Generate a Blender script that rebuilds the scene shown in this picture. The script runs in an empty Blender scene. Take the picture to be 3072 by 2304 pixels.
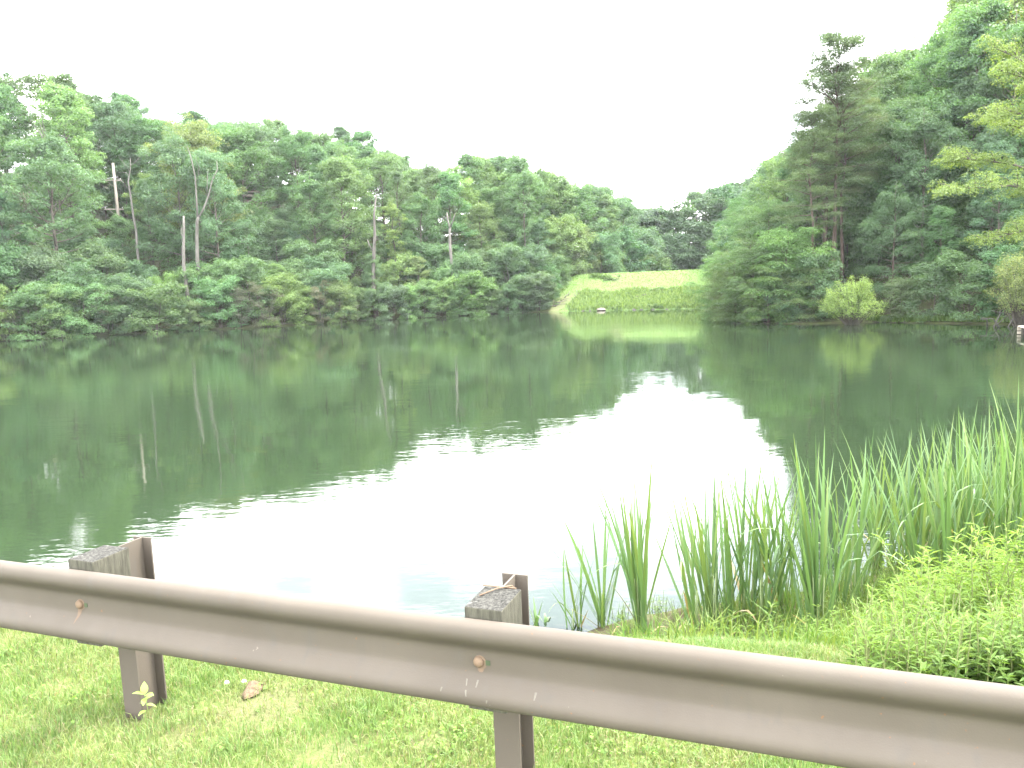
import bpy, math, random
import numpy as np
from mathutils import Vector, Matrix

random.seed(7)
rng = np.random.default_rng(11)
scene = bpy.context.scene
COL = scene.collection
rad = math.radians

# ------------------------------------------------------------------ camera
F_PX, PITCH, ROLL, EYE = 780.0, rad(7.3), rad(-2.2), 4.0
cd = bpy.data.cameras.new('camera')
cam = bpy.data.objects.new('camera', cd)
COL.objects.link(cam)
cd.sensor_width = 36.0
cd.lens = 36.0 * F_PX / 1024.0
cd.clip_start = 0.05
cd.clip_end = 5000
cam.matrix_world = (Matrix.Translation((0, 0, EYE)) @ Matrix.Rotation(math.pi / 2 - PITCH, 4, 'X')
                    @ Matrix.Rotation(ROLL, 4, 'Z'))
scene.camera = cam

# ------------------------------------------------------------------ sky
SUN_EL, SUN_AZ = rad(58), rad(80)      # azimuth measured clockwise from +Y: to the camera's right
world = bpy.data.worlds.new('World')
scene.world = world
world.use_nodes = True
nt = world.node_tree
nt.nodes.clear()
def N(t, kind, **kw):
    n = t.nodes.new(kind)
    for k, v in kw.items():
        if k.startswith('i_'):
            key = k[2:].replace('_', ' ')
            n.inputs[int(key) if key.isdigit() else key].default_value = v
        else:
            setattr(n, k, v)
    return n
def L(t, a, ao, b, bi):
    t.links.new(a.outputs[ao], b.inputs[bi])
sky = N(nt, 'ShaderNodeTexSky', sky_type='NISHITA', sun_disc=False)
sky.sun_elevation = SUN_EL
sky.sun_rotation = SUN_AZ
sky.air_density = 1.2
sky.dust_density = 2.0
tc = N(nt, 'ShaderNodeTexCoord')
sep = N(nt, 'ShaderNodeSeparateXYZ')
L(nt, tc, 'Generated', sep, 0)
zc = N(nt, 'ShaderNodeMath', operation='MAXIMUM', i_1=0.06)
L(nt, sep, 'Z', zc, 0)
zo = N(nt, 'ShaderNodeMath', operation='ADD', i_1=0.12)
L(nt, zc, 0, zo, 0)
dx = N(nt, 'ShaderNodeMath', operation='DIVIDE')
dy = N(nt, 'ShaderNodeMath', operation='DIVIDE')
L(nt, sep, 'X', dx, 0); L(nt, zo, 0, dx, 1)
L(nt, sep, 'Y', dy, 0); L(nt, zo, 0, dy, 1)
cmb = N(nt, 'ShaderNodeCombineXYZ')
L(nt, dx, 0, cmb, 0); L(nt, dy, 0, cmb, 1)
cl = N(nt, 'ShaderNodeTexNoise', noise_dimensions='3D', i_Scale=1.15, i_Detail=7.0, i_Roughness=0.55, i_Distortion=0.3)
off = N(nt, 'ShaderNodeVectorMath', operation='ADD')
off.inputs[1].default_value = (3.179, 8.260, 0.0)
L(nt, cmb, 0, off, 0); L(nt, off, 0, cl, 'Vector')
ramp = N(nt, 'ShaderNodeMapRange', clamp=True, i_1=0.415, i_2=0.50, i_3=0.34, i_4=1.0)
L(nt, cl, 'Fac', ramp, 0)
mixc = N(nt, 'ShaderNodeMix', data_type='RGBA')
mixc.inputs[7].default_value = (14.5, 14.6, 14.9, 1)      # sunlit cloud deck, in the sky texture's own units
L(nt, ramp, 0, mixc, 0); L(nt, sky, 0, mixc, 6)
bg = N(nt, 'ShaderNodeBackground', i_Strength=0.1)
L(nt, mixc, 2, bg, 0)
wo = N(nt, 'ShaderNodeOutputWorld')
L(nt, bg, 0, wo, 0)

# ------------------------------------------------------------------ sun (through thin cloud)
sd = bpy.data.lights.new('sun', 'SUN')
sd.energy = 1.5
sd.angle = rad(14)
sd.color = (1.0, 0.95, 0.86)
sun = bpy.data.objects.new('sun', sd)
COL.objects.link(sun)
sun.location = (0, 0, 60)
sdir = Vector((math.sin(SUN_AZ) * math.cos(SUN_EL), math.cos(SUN_AZ) * math.cos(SUN_EL), math.sin(SUN_EL)))
sun.rotation_euler = sdir.to_track_quat('Z', 'Y').to_euler()

# ------------------------------------------------------------------ exposure and render
vs = scene.view_settings
vs.view_transform = 'Standard'
vs.look = 'None'
vs.gamma = 1.0
vs.use_curve_mapping = False
vs.exposure = 3.2
scene.render.engine = 'CYCLES'
cy = scene.cycles
cy.max_bounces = 7
cy.diffuse_bounces = 5
cy.glossy_bounces = 3
cy.transmission_bounces = 4
cy.transparent_max_bounces = 4
cy.volume_bounces = 1
cy.caustics_reflective = False
cy.caustics_refractive = False
cy.use_denoising = True
cy.use_adaptive_sampling = False
try:
    cy.denoiser = 'OPENIMAGEDENOISE'
    cy.denoising_prefilter = 'ACCURATE'
except Exception:
    pass

# ================================================================== helpers
CAMM = np.array(cam.matrix_world.to_3x3())
def px(x, y, z):
    """pixel (1024 x 768 frame) of a world point"""
    q = CAMM.T @ np.array([x, y, z - EYE])
    return 512 + F_PX * q[0] / -q[2], 384 - F_PX * q[1] / -q[2]
def ray(u, v):
    return CAMM @ np.array([(u - 512) / F_PX, (384 - v) / F_PX, -1.0])
def at_z(u, v, z):
    d = ray(u, v)
    t = (z - EYE) / d[2]
    return np.array([d[0] * t, d[1] * t, z])
def at_y(u, v, y):
    d = ray(u, v)
    t = y / d[1]
    return np.array([d[0] * t, y, EYE + d[2] * t])

def tag(o, label=None, cat=None, group=None, kind=None):
    if label: o['label'] = label
    if cat: o['category'] = cat
    if group: o['group'] = group
    if kind: o['kind'] = kind
    return o
def link(name, mesh, parent=None):
    o = bpy.data.objects.new(name, mesh)
    COL.objects.link(o)
    if parent: o.parent = parent
    return o
def empty(name, loc=(0, 0, 0), rz=0.0):
    o = bpy.data.objects.new(name, None)
    COL.objects.link(o)
    o.location = loc
    o.rotation_euler = (0, 0, rz)
    o.empty_display_size = 0.2
    return o

def np_mesh(name, V, F, mat, var=None, smooth=False):
    """V (n,3); F (m,k) with constant k"""
    V = np.asarray(V, dtype=np.float32)
    F = np.asarray(F, dtype=np.int32)
    me = bpy.data.meshes.new(name)
    k = F.shape[1]
    me.vertices.add(len(V)); me.vertices.foreach_set('co', V.ravel())
    me.loops.add(F.size); me.loops.foreach_set('vertex_index', F.ravel())
    me.polygons.add(len(F)); me.polygons.foreach_set('loop_start', np.arange(0, F.size, k, dtype=np.int32))
    me.polygons.foreach_set('use_smooth', np.full(len(F), smooth))
    me.update(calc_edges=True)
    if var is not None:
        a = me.attributes.new('var', 'FLOAT', 'FACE')
        a.data.foreach_set('value', np.asarray(var, dtype=np.float32))
    if mat: me.materials.append(mat)
    me.validate()
    return me

class MB:
    """collects tubes, boxes and lathes as one mesh"""
    def __init__(s): s.v = []; s.f = []
    def tube(s, pts, radii, n=6, cap=True):
        pts = [np.asarray(p, float) for p in pts]
        b = len(s.v)
        up = None
        for i, p in enumerate(pts):
            d = pts[min(i + 1, len(pts) - 1)] - pts[max(i - 1, 0)]
            d = d / (np.linalg.norm(d) + 1e-9)
            if up is None:
                up = np.cross(d, [0.31, 0.95, 0.05] if abs(d[2]) > .5 else [0, 0, 1.0])
            a = up - d * (up @ d); a /= np.linalg.norm(a) + 1e-9
            up = a
            c = np.cross(d, a)
            for k in range(n):
                t = 2 * math.pi * k / n
                s.v.append(p + radii[i] * (a * math.cos(t) + c * math.sin(t)))
        for i in range(len(pts) - 1):
            for k in range(n):
                s.f.append((b + i * n + k, b + i * n + (k + 1) % n, b + (i + 1) * n + (k + 1) % n, b + (i + 1) * n + k))
        if cap:
            s.f.append(tuple(b + k for k in range(n))[::-1])
            e = b + (len(pts) - 1) * n
            s.f.append(tuple(e + k for k in range(n)))
    def box(s, c, size, ax=((1, 0, 0), (0, 1, 0), (0, 0, 1)), jit=0.0):
        c = np.asarray(c, float); ax = [np.asarray(a, float) for a in ax]
        b = len(s.v)
        for i in (-1, 1):
            for j in (-1, 1):
                for k in (-1, 1):
                    p = c + ax[0] * i * size[0] / 2 + ax[1] * j * size[1] / 2 + ax[2] * k * size[2] / 2
                    if jit: p = p + np.array([random.uniform(-jit, jit) for _ in range(3)])
                    s.v.append(p)
        for q in ((0, 1, 3, 2), (4, 6, 7, 5), (0, 4, 5, 1), (2, 3, 7, 6), (0, 2, 6, 4), (1, 5, 7, 3)):
            s.f.append(tuple(b + i for i in q))
    def mesh(s, name, mat, smooth=False):
        me = bpy.data.meshes.new(name)
        me.from_pydata([tuple(map(float, p)) for p in s.v], [], s.f)
        if smooth: me.polygons.foreach_set('use_smooth', [True] * len(me.polygons))
        if mat: me.materials.append(mat)
        me.update()
        return me
def bevel(o, w, seg=2):
    m = o.modifiers.new('bevel', 'BEVEL'); m.width = w; m.segments = seg; m.limit_method = 'ANGLE'
    return o

# ================================================================== materials
def new_mat(name):
    m = bpy.data.materials.new(name)
    m.use_nodes = True
    t = m.node_tree
    t.nodes.clear()
    out = N(t, 'ShaderNodeOutputMaterial')
    return m, t, out

def leaf_material(name, trans=0.30, rough=0.5, spec=0.35, lo=0.62, hi=1.38, use_color=True, col=(0.07, 0.13, 0.03)):
    """foliage: object colour x per-leaf and per-spray variation, part translucent"""
    m, t, out = new_mat(name)
    if use_color:
        oi = N(t, 'ShaderNodeObjectInfo'); src = (oi, 'Color')
    else:
        c = N(t, 'ShaderNodeRGB'); c.outputs[0].default_value = (*col, 1); src = (c, 0)
    at = N(t, 'ShaderNodeAttribute', attribute_name='var')
    mr = N(t, 'ShaderNodeMapRange', i_3=lo, i_4=hi)
    L(t, at, 'Fac', mr, 0)
    hs = N(t, 'ShaderNodeHueSaturation')
    hue = N(t, 'ShaderNodeMapRange', i_3=0.512, i_4=0.488)
    L(t, at, 'Fac', hue, 0)
    L(t, hue, 0, hs, 'Hue'); L(t, mr, 0, hs, 'Value'); L(t, src[0], src[1], hs, 'Color')
    p = N(t, 'ShaderNodeBsdfPrincipled', i_Roughness=rough)
    p.inputs['Specular IOR Level'].default_value = spec
    L(t, hs, 0, p, 'Base Color')
    tr = N(t, 'ShaderNodeBsdfTranslucent')
    warm = N(t, 'ShaderNodeMix', data_type='RGBA', blend_type='MULTIPLY')
    warm.inputs[0].default_value = 1.0
    warm.inputs[7].default_value = (1.25, 1.2, 0.55, 1)
    L(t, hs, 0, warm, 6); L(t, warm, 2, tr, 0)
    mx = N(t, 'ShaderNodeMixShader', i_0=trans)
    L(t, p, 0, mx, 1); L(t, tr, 0, mx, 2); L(t, mx, 0, out, 0)
    return m
LEAF = leaf_material('foliage', trans=0.46, lo=0.62, hi=1.38)
BLADE = leaf_material('grass_blade', trans=0.35, rough=0.55, spec=0.25, lo=0.7, hi=1.35)
CATTAIL = leaf_material('cattail_leaf', trans=0.3, rough=0.42, spec=0.45, lo=0.75, hi=1.25)

def bark_material(name, c1, c2, scale=6.0, stretch=0.15, rough=0.9):
    m, t, out = new_mat(name)
    tcn = N(t, 'ShaderNodeTexCoord')
    mp = N(t, 'ShaderNodeMapping'); mp.inputs['Scale'].default_value = (1, 1, stretch)
    L(t, tcn, 'Object', mp, 0)
    no = N(t, 'ShaderNodeTexNoise', i_Scale=scale, i_Detail=6.0, i_Roughness=0.65)
    L(t, mp, 0, no, 'Vector')
    cr = N(t, 'ShaderNodeMix', data_type='RGBA')
    cr.inputs[6].default_value = (*c1, 1); cr.inputs[7].default_value = (*c2, 1)
    mr = N(t, 'ShaderNodeMapRange', clamp=True, i_1=0.3, i_2=0.7)
    L(t, no, 'Fac', mr, 0); L(t, mr, 0, cr, 0)
    p = N(t, 'ShaderNodeBsdfPrincipled', i_Roughness=rough)
    p.inputs['Specular IOR Level'].default_value = 0.2
    bp = N(t, 'ShaderNodeBump', i_Strength=0.6, i_Distance=0.03)
    L(t, no, 'Fac', bp, 'Height'); L(t, bp, 0, p, 'Normal')
    L(t, cr, 2, p, 'Base Color'); L(t, p, 0, out, 0)
    return m
BARK = bark_material('bark_grey_brown', (0.035, 0.029, 0.024), (0.10, 0.088, 0.072))
BARK_PINE = bark_material('bark_pine', (0.028, 0.020, 0.017), (0.085, 0.062, 0.050))
BARK_PALE = bark_material('bark_pale_grey', (0.045, 0.041, 0.035), (0.115, 0.107, 0.093))
DEADWOOD = bark_material('bleached_deadwood', (0.050, 0.046, 0.040), (0.145, 0.136, 0.120), scale=5)
POLEWOOD = bark_material('utility_pole_wood', (0.13, 0.11, 0.09), (0.24, 0.22, 0.19), scale=8)

def simple_material(name, col, rough=0.6, metal=0.0, spec=0.5, vary=0.25, scale=12.0):
    m, t, out = new_mat(name)
    tcn = N(t, 'ShaderNodeTexCoord')
    no = N(t, 'ShaderNodeTexNoise', i_Scale=scale, i_Detail=5.0)
    L(t, tcn, 'Object', no, 'Vector')
    mx = N(t, 'ShaderNodeMix', data_type='RGBA')
    mx.inputs[6].default_value = (*[c * (1 - vary) for c in col], 1)
    mx.inputs[7].default_value = (*[c * (1 + vary) for c in col], 1)
    L(t, no, 'Fac', mx, 0)
    p = N(t, 'ShaderNodeBsdfPrincipled', i_Roughness=rough, i_Metallic=metal)
    p.inputs['Specular IOR Level'].default_value = spec
    L(t, mx, 2, p, 'Base Color'); L(t, p, 0, out, 0)
    return m

# ---- ground: zones from a vertex colour (R lawn, G meadow on the dam, B bare earth), else forest floor
def ground_material():
    m, t, out = new_mat('ground')
    at = N(t, 'ShaderNodeAttribute', attribute_name='zone')
    sp = N(t, 'ShaderNodeSeparateColor')
    L(t, at, 'Color', sp, 0)
    tcn = N(t, 'ShaderNodeTexCoord')
    def noise(scale, detail=6.0, rough=0.6):
        n = N(t, 'ShaderNodeTexNoise', i_Scale=scale, i_Detail=detail, i_Roughness=rough)
        L(t, tcn, 'Object', n, 'Vector'); return n
    def mixcol(fac, a, b):
        x = N(t, 'ShaderNodeMix', data_type='RGBA')
        for k, q in ((6, a), (7, b)):
            if isinstance(q[0], float): x.inputs[k].default_value = (*q, 1)
            else: L(t, q[0], q[1], x, k)
        if isinstance(fac, tuple): L(t, fac[0], fac[1], x, 0)
        else: x.inputs[0].default_value = fac
        return (x, 2)
    def remap(n, a, b):
        r = N(t, 'ShaderNodeMapRange', clamp=True, i_1=a, i_2=b); L(t, n, 'Fac', r, 0); return (r, 0)
    n_f, n_m, n_b, n_d = noise(3.0), noise(0.25), noise(40.0, 4), noise(0.9)
    forest = mixcol(remap(n_f, .35, .65), (0.030, 0.026, 0.014), (0.045, 0.060, 0.018))
    lawn = mixcol(remap(n_b, .38, .62), (0.070, 0.110, 0.026), (0.110, 0.130, 0.042))
    mead = mixcol(remap(n_d, .35, .68), (0.078, 0.138, 0.038), (0.098, 0.150, 0.046))
    mead = mixcol(remap(n_m, .62, .82), mead, (0.115, 0.140, 0.050))
    bare = mixcol(remap(n_f, .35, .65), (0.070, 0.052, 0.034), (0.125, 0.098, 0.068))
    c = mixcol((sp, 0), forest, lawn)
    c = mixcol((sp, 1), c, mead)
    c = mixcol((sp, 2), c, bare)
    p = N(t, 'ShaderNodeBsdfPrincipled', i_Roughness=0.95)
    p.inputs['Specular IOR Level'].default_value = 0.1
    bp = N(t, 'ShaderNodeBump', i_Strength=0.7, i_Distance=0.04)
    L(t, n_b, 'Fac', bp, 'Height'); L(t, bp, 0, p, 'Normal')
    L(t, c[0], c[1], p, 'Base Color'); L(t, p, 0, out, 0)
    return m
GROUND = ground_material()

def water_material():
    m, t, out = new_mat('pond_water')
    tcn = N(t, 'ShaderNodeTexCoord')
    def noise(scale, sx=1.0, sy=1.0, detail=3.0, rz=0.0):
        mp = N(t, 'ShaderNodeMapping'); mp.inputs['Scale'].default_value = (sx, sy, 1); mp.inputs['Rotation'].default_value = (0, 0, rz)
        L(t, tcn, 'Object', mp, 0)
        n = N(t, 'ShaderNodeTexNoise', i_Scale=scale, i_Detail=detail, i_Roughness=0.5)
        L(t, mp, 0, n, 'Vector'); return n
    swell = noise(0.55, .8, 1.3, 2.0, 0.3)
    rip = noise(3.2, .55, 1.6, 3.0, 0.35)
    gust = noise(0.085, 1.0, 1.0, 3.0)
    gm = N(t, 'ShaderNodeMapRange', clamp=True, i_1=0.42, i_2=0.66, i_3=0.12, i_4=1.0)
    L(t, gust, 'Fac', gm, 0)
    mul = N(t, 'ShaderNodeMath', operation='MULTIPLY'); L(t, rip, 'Fac', mul, 0); L(t, gm, 0, mul, 1)
    b1 = N(t, 'ShaderNodeBump', i_Strength=1.0, i_Distance=0.0055); L(t, swell, 'Fac', b1, 'Height')
    b2 = N(t, 'ShaderNodeBump', i_Strength=1.0, i_Distance=0.0060); L(t, mul, 0, b2, 'Height'); L(t, b1, 0, b2, 'Normal')
    p = N(t, 'ShaderNodeBsdfPrincipled', i_Roughness=0.028, i_IOR=1.333)
    p.inputs['Specular IOR Level'].default_value = 0.5
    p.inputs['Base Color'].default_value = (0.0120, 0.0205, 0.0095, 1)
    L(t, b2, 0, p, 'Normal'); L(t, p, 0, out, 0)
    return m
WATER = water_material()

# ================================================================== terrain
POND = np.array([(-6, 10.2), (-2.5, 9.5), (-1.0, 8.75), (0.3, 8.3), (1.0, 8.75), (2.0, 9.15), (3.2, 9.35), (4.6, 9.9), (6.4, 11.2), (9, 13.5), (15, 18), (25, 27),
                 (32, 38), (35, 46), (33.6, 51.5), (28.3, 59.7), (22.5, 60.8), (19.4, 66.8), (21.2, 82), (25.4, 98.2),
                 (7, 107.9), (0.4, 108.9), (-6, 106.5), (-14.4, 102.9), (-31, 93), (-55, 84.5), (-72, 74), (-80, 55), (-68, 30), (-45, 16), (-20, 11)], float)
VALLEY = np.array([(-90, -60), (60, -60), (40, 10), (34, 30), (37.5, 46), (35.5, 53), (29.5, 62.2), (24.5, 63.5), (22.5, 67), (24.3, 82), (29.5, 97),
                   (34, 118), (40, 135), (44, 150), (40, 158), (33, 156.5), (28, 149), (22, 138), (13, 124), (6, 112), (0, 110.5), (-6.5, 108.3), (-15, 104.6),
                   (-32, 94.8), (-56, 86.3), (-74, 76), (-83, 55), (-75, 20)], float)
def sdist(P, poly):
    """signed distance to a polygon, positive outside"""
    d2 = np.full(len(P), 1e18); inside = np.zeros(len(P), bool)
    for i in range(len(poly)):
        a, b = poly[i], poly[(i + 1) % len(poly)]
        e = b - a; w = P - a
        t = np.clip((w @ e) / (e @ e), 0, 1)
        d2 = np.minimum(d2, ((w - t[:, None] * e) ** 2).sum(1))
        cond = ((a[1] > P[:, 1]) != (b[1] > P[:, 1]))
        with np.errstate(divide='ignore', invalid='ignore'):
            xi = a[0] + (P[:, 1] - a[1]) * e[0] / (e[1] if e[1] != 0 else 1e-9)
        inside ^= cond & (P[:, 0] < xi)
    d = np.sqrt(d2)
    return np.where(inside, -d, d)
def sstep(a, b, x):
    t = np.clip((x - a) / (b - a), 0, 1); return t * t * (3 - 2 * t)
DAM_A = np.array([7, 107.9]); DAM_B = np.array([25.4, 98.2])
DAM_U = (DAM_B - DAM_A) / np.linalg.norm(DAM_B - DAM_A); DAM_N = np.array([-DAM_U[1], DAM_U[0]])
_ph = rng.uniform(0, 6.28, (10, 2)); _dr = rng.uniform(0, 6.28, 10)
def bumps(P, wl):
    s = 0
    for i in range(10):
        k = 2 * math.pi / (wl * (0.6 + 0.13 * i))
        s = s + np.sin(k * (P[:, 0] * math.cos(_dr[i]) + P[:, 1] * math.sin(_dr[i])) + _ph[i, 0])
    return s / 10
def terrain(P):
    P = np.atleast_2d(np.asarray(P, float))
    x, y = P[:, 0], P[:, 1]
    dp = sdist(P, POND); dv = sdist(P, VALLEY)
    far = sstep(40, 60, y)
    wid = 4.7 + 1.5 * sstep(0.5, 4, x) + 2.0 * sstep(8, 25, x)
    near = 0.06 * sstep(0, .25, dp) + 2.03 * sstep(0.25, 1.0, dp / wid) + 0.012 * np.clip(dp - wid, 0, 30)
    near = near + 0.03 * bumps(P, 2.6) * sstep(0, 1.5, dp)
    fbank = 0.16 * sstep(0, 0.5, dp) + 0.5 * sstep(1, 8, dp)
    z = near * (1 - far) + fbank * far
    # wooded hills
    left = sstep(14, 4, x - 0.14 * np.clip(y - 105, 0, 100))
    sl = 0.30 * sstep(15, -50, x) + 0.13
    sr = 0.36
    slope = sl * left + sr * (1 - left)
    h = np.clip(dv, 0, None)
    hill = slope * h * (1 - 0.25 * sstep(30, 120, h))
    hill = np.minimum(hill, 26 + 0.02 * h) + 0.5 * bumps(P, 14) * sstep(2, 12, h)
    z = z + hill * sstep(-20, 30, y) * (1 - .65 * sstep(158, 215, y)) 
    # earth dam and the valley floor behind it
    v = (P - DAM_A) @ DAM_N; u = (P - DAM_A) @ DAM_U
    crest = 5.1
    dam = np.where(v < 13.2, 0.02 + v * 0.385, np.where(v < 17, crest, crest - (v - 17) * 0.4))
    dam = np.minimum(dam, crest - 0.12 * np.abs(np.clip(v, 11, 19) - 15) ** 1.3 * 0.35)
    dam = np.where(v < 0, -1.5, dam) + 0.05 * bumps(P, 5)
    on = sstep(-9, -3, u) * sstep(32, 26, u) * (v > 0)
    floor_ = 0.7 + 0.01 * np.clip(v - 20, 0, 200)
    beyond = (v > 0) * (dv < 1.0)
    zz = np.where(v > 0, np.maximum(dam * on, np.where(beyond, floor_ * sstep(14, 24, v), 0)), -9)
    z = np.where((v > 0) & (y > 90) & (x > -6), np.maximum(z - 0.0, zz), z)
    # pond bottom
    z = np.where(dp < 0, np.maximum(-2.5, dp * 0.45 - 0.02), z)
    return z
def tz(x, y):
    return float(terrain([[x, y]])[0])

def axis(parts):
    out = []
    for a, b, s in parts:
        n = max(1, round((b - a) / s)); out += list(np.linspace(a, b, n, endpoint=False))
    out.append(parts[-1][1]); return np.array(out)
gx = axis([(-700, -300, 50), (-300, -90, 12), (-90, -9, 1.2), (-9, 9, .15), (9, 60, 1.0), (60, 300, 10), (300, 700, 50)])
gy = axis([(-300, -60, 40), (-60, -8, 4), (-8, -1, .5), (-1, 13, .15), (13, 70, 1.2), (70, 135, .9), (135, 260, 4), (260, 520, 20), (520, 900, 60)])
GX, GY = np.meshgrid(gx, gy)
P = np.stack([GX.ravel(), GY.ravel()], 1)
Z = terrain(P)
nx, ny = len(gx), len(gy)
idx = np.arange(nx * ny).reshape(ny, nx)
Fq = np.stack([idx[:-1, :-1], idx[:-1, 1:], idx[1:, 1:], idx[1:, :-1]], -1).reshape(-1, 4)
gm = np_mesh('ground', np.column_stack([P, Z]), Fq, GROUND, smooth=True)
dp, dv = sdist(P, POND), sdist(P, VALLEY)
vv = (P - DAM_A) @ DAM_N; uu = (P - DAM_A) @ DAM_U
zone = np.zeros((len(P), 4), np.float32); zone[:, 3] = 1
nearw = sstep(46, 34, P[:, 1]) * sstep(2, -2, dv)
zone[:, 0] = nearw * sstep(0.5, 1.6, dp)
damw = sstep(-1, 0.2, vv) * sstep(24, 20, vv) * sstep(-8, -4, uu) * sstep(27, 24, uu)
zone[:, 1] = damw
n1 = bumps(P, 3.0); n2 = bumps(P, 1.1)
bare = .6 * damw * np.maximum(sstep(2.2, .8, np.abs(uu + 1.6 - .12 * vv) + 1.2 * n1) * sstep(7.0, 4.5, vv + n1),
                         0.8 * sstep(1.1, .2, np.abs(vv - 7.3 - 0.03 * uu) + 1.2 * n1) * sstep(14, 9, uu) * sstep(2, 4, uu))
bare = np.maximum(bare, damw * 0.7 * sstep(1.2, .2, np.abs(uu - 4.6) + n1) * sstep(7, 8, vv) * sstep(12.8, 11.5, vv))
bare = np.maximum(bare, .4 * sstep(1.3, .5, dp) * sstep(46, 34, P[:, 1]))
def spot(cx, cy, r):
    return sstep(r, r * .35, np.hypot(P[:, 0] - cx, (P[:, 1] - cy) * 1.25) + 0.25 * r * n2 * 3)
for (u_, v_, r_) in ((265, 715, .26), (140, 727, .13), (180, 744, .16), (430, 745, .14), (20, 735, .15), (330, 760, .2), (60, 690, .14)):
    q = at_z(u_, v_, 2.08)
    bare = np.maximum(bare, 0.5 * spot(q[0], q[1], r_))
zone[:, 2] = bare
ca = gm.color_attributes.new('zone', 'FLOAT_COLOR', 'POINT')
ca.data.foreach_set('color', zone.ravel())
tag(link('ground', gm), kind='structure')

me = bpy.data.meshes.new('pond_water')
me.from_pydata([(-86, 4, 0), (42, 4, 0), (42, 111.5, 0), (-86, 111.5, 0)], [], [(0, 1, 2, 3)])
me.materials.append(WATER)
tag(link('pond_water', me), kind='structure')

# ================================================================== trees
def unit(v):
    return v / (np.linalg.norm(v, axis=-1, keepdims=True) + 1e-9)
def leaves_to_mesh(name, C, Nrm, Ax, Ln, Wd, var, mat):
    """diamond leaves, folded a little along the midrib: C centre, Nrm normal, Ax long axis"""
    Ax = unit(Ax - Nrm * (Ax * Nrm).sum(1, keepdims=True)); Bx = np.cross(Nrm, Ax)
    V = np.empty((len(C), 4, 3), np.float32)
    V[:, 0] = C - Ax * (Ln * .5)[:, None]
    V[:, 1] = C + Bx * (Wd * .5)[:, None] + Nrm * (Wd * .12)[:, None] - Ax * (Ln * .06)[:, None]
    V[:, 2] = C + Ax * (Ln * .5)[:, None] - Nrm * (Ln * .12)[:, None]
    V[:, 3] = C - Bx * (Wd * .5)[:, None] + Nrm * (Wd * .12)[:, None] - Ax * (Ln * .06)[:, None]
    F = np.arange(len(C) * 4).reshape(-1, 4)
    return np_mesh(name, V.reshape(-1, 3), F, mat, var=var)

def sprays(r, cents, outs, sr, per, leaf, wid, droop, flat, nz=0.35, up=1.0, puff=0.0):
    """leaf layers: each spray is a drooping plate of leaves"""
    n = len(cents)
    k = per
    C0 = np.repeat(cents, k, 0); O = np.repeat(outs, k, 0)
    S = np.repeat(sr * r.uniform(.65, 1.3, n), k)
    th = r.uniform(0, 2 * math.pi, n * k); q = np.sqrt(r.uniform(0, 1, n * k))
    rad_ = np.stack([np.cos(th), np.sin(th), np.zeros(n * k)], 1)
    tilt = (rad_ * O).sum(1)
    C = C0 + rad_ * (q * S)[:, None]
    C[:, 2] += -droop * S * q ** 2 - 0.25 * droop * S * tilt * q + r.normal(0, flat, n * k) * S
    Nn = unit(np.array([0, 0, up]) + rad_ * (q * .75)[:, None] + O * .25 + r.normal(0, nz, (n * k, 3)))
    if puff > 0:      # domed tufts: leaves over the upper shell of a small cushion
        zz = r.uniform(-.45, 1, n * k) ; rr_ = np.sqrt(np.clip(1 - zz ** 2, 0, 1)); sh = r.uniform(.55, 1.08, n * k)
        D = np.stack([np.cos(th) * rr_, np.sin(th) * rr_, zz], 1)
        C = C0 + D * (S * sh)[:, None] * np.array([1, 1, puff])
        C[:, 2] -= droop * .5 * S * rr_ ** 2
        Nn = unit(D + np.array([0, 0, .35]) + r.normal(0, nz, (n * k, 3)))
    Ax = rad_ + r.normal(0, .5, (n * k, 3))
    Ln = leaf * r.uniform(.65, 1.35, n * k); Wd = Ln * wid * r.uniform(.8, 1.2, n * k)
    sv = np.repeat(r.uniform(0, 1, n), k)
    var = np.clip(.45 * sv + .55 * r.uniform(0, 1, n * k), 0, 1)
    return C, Nn, Ax, Ln, Wd, var

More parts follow.
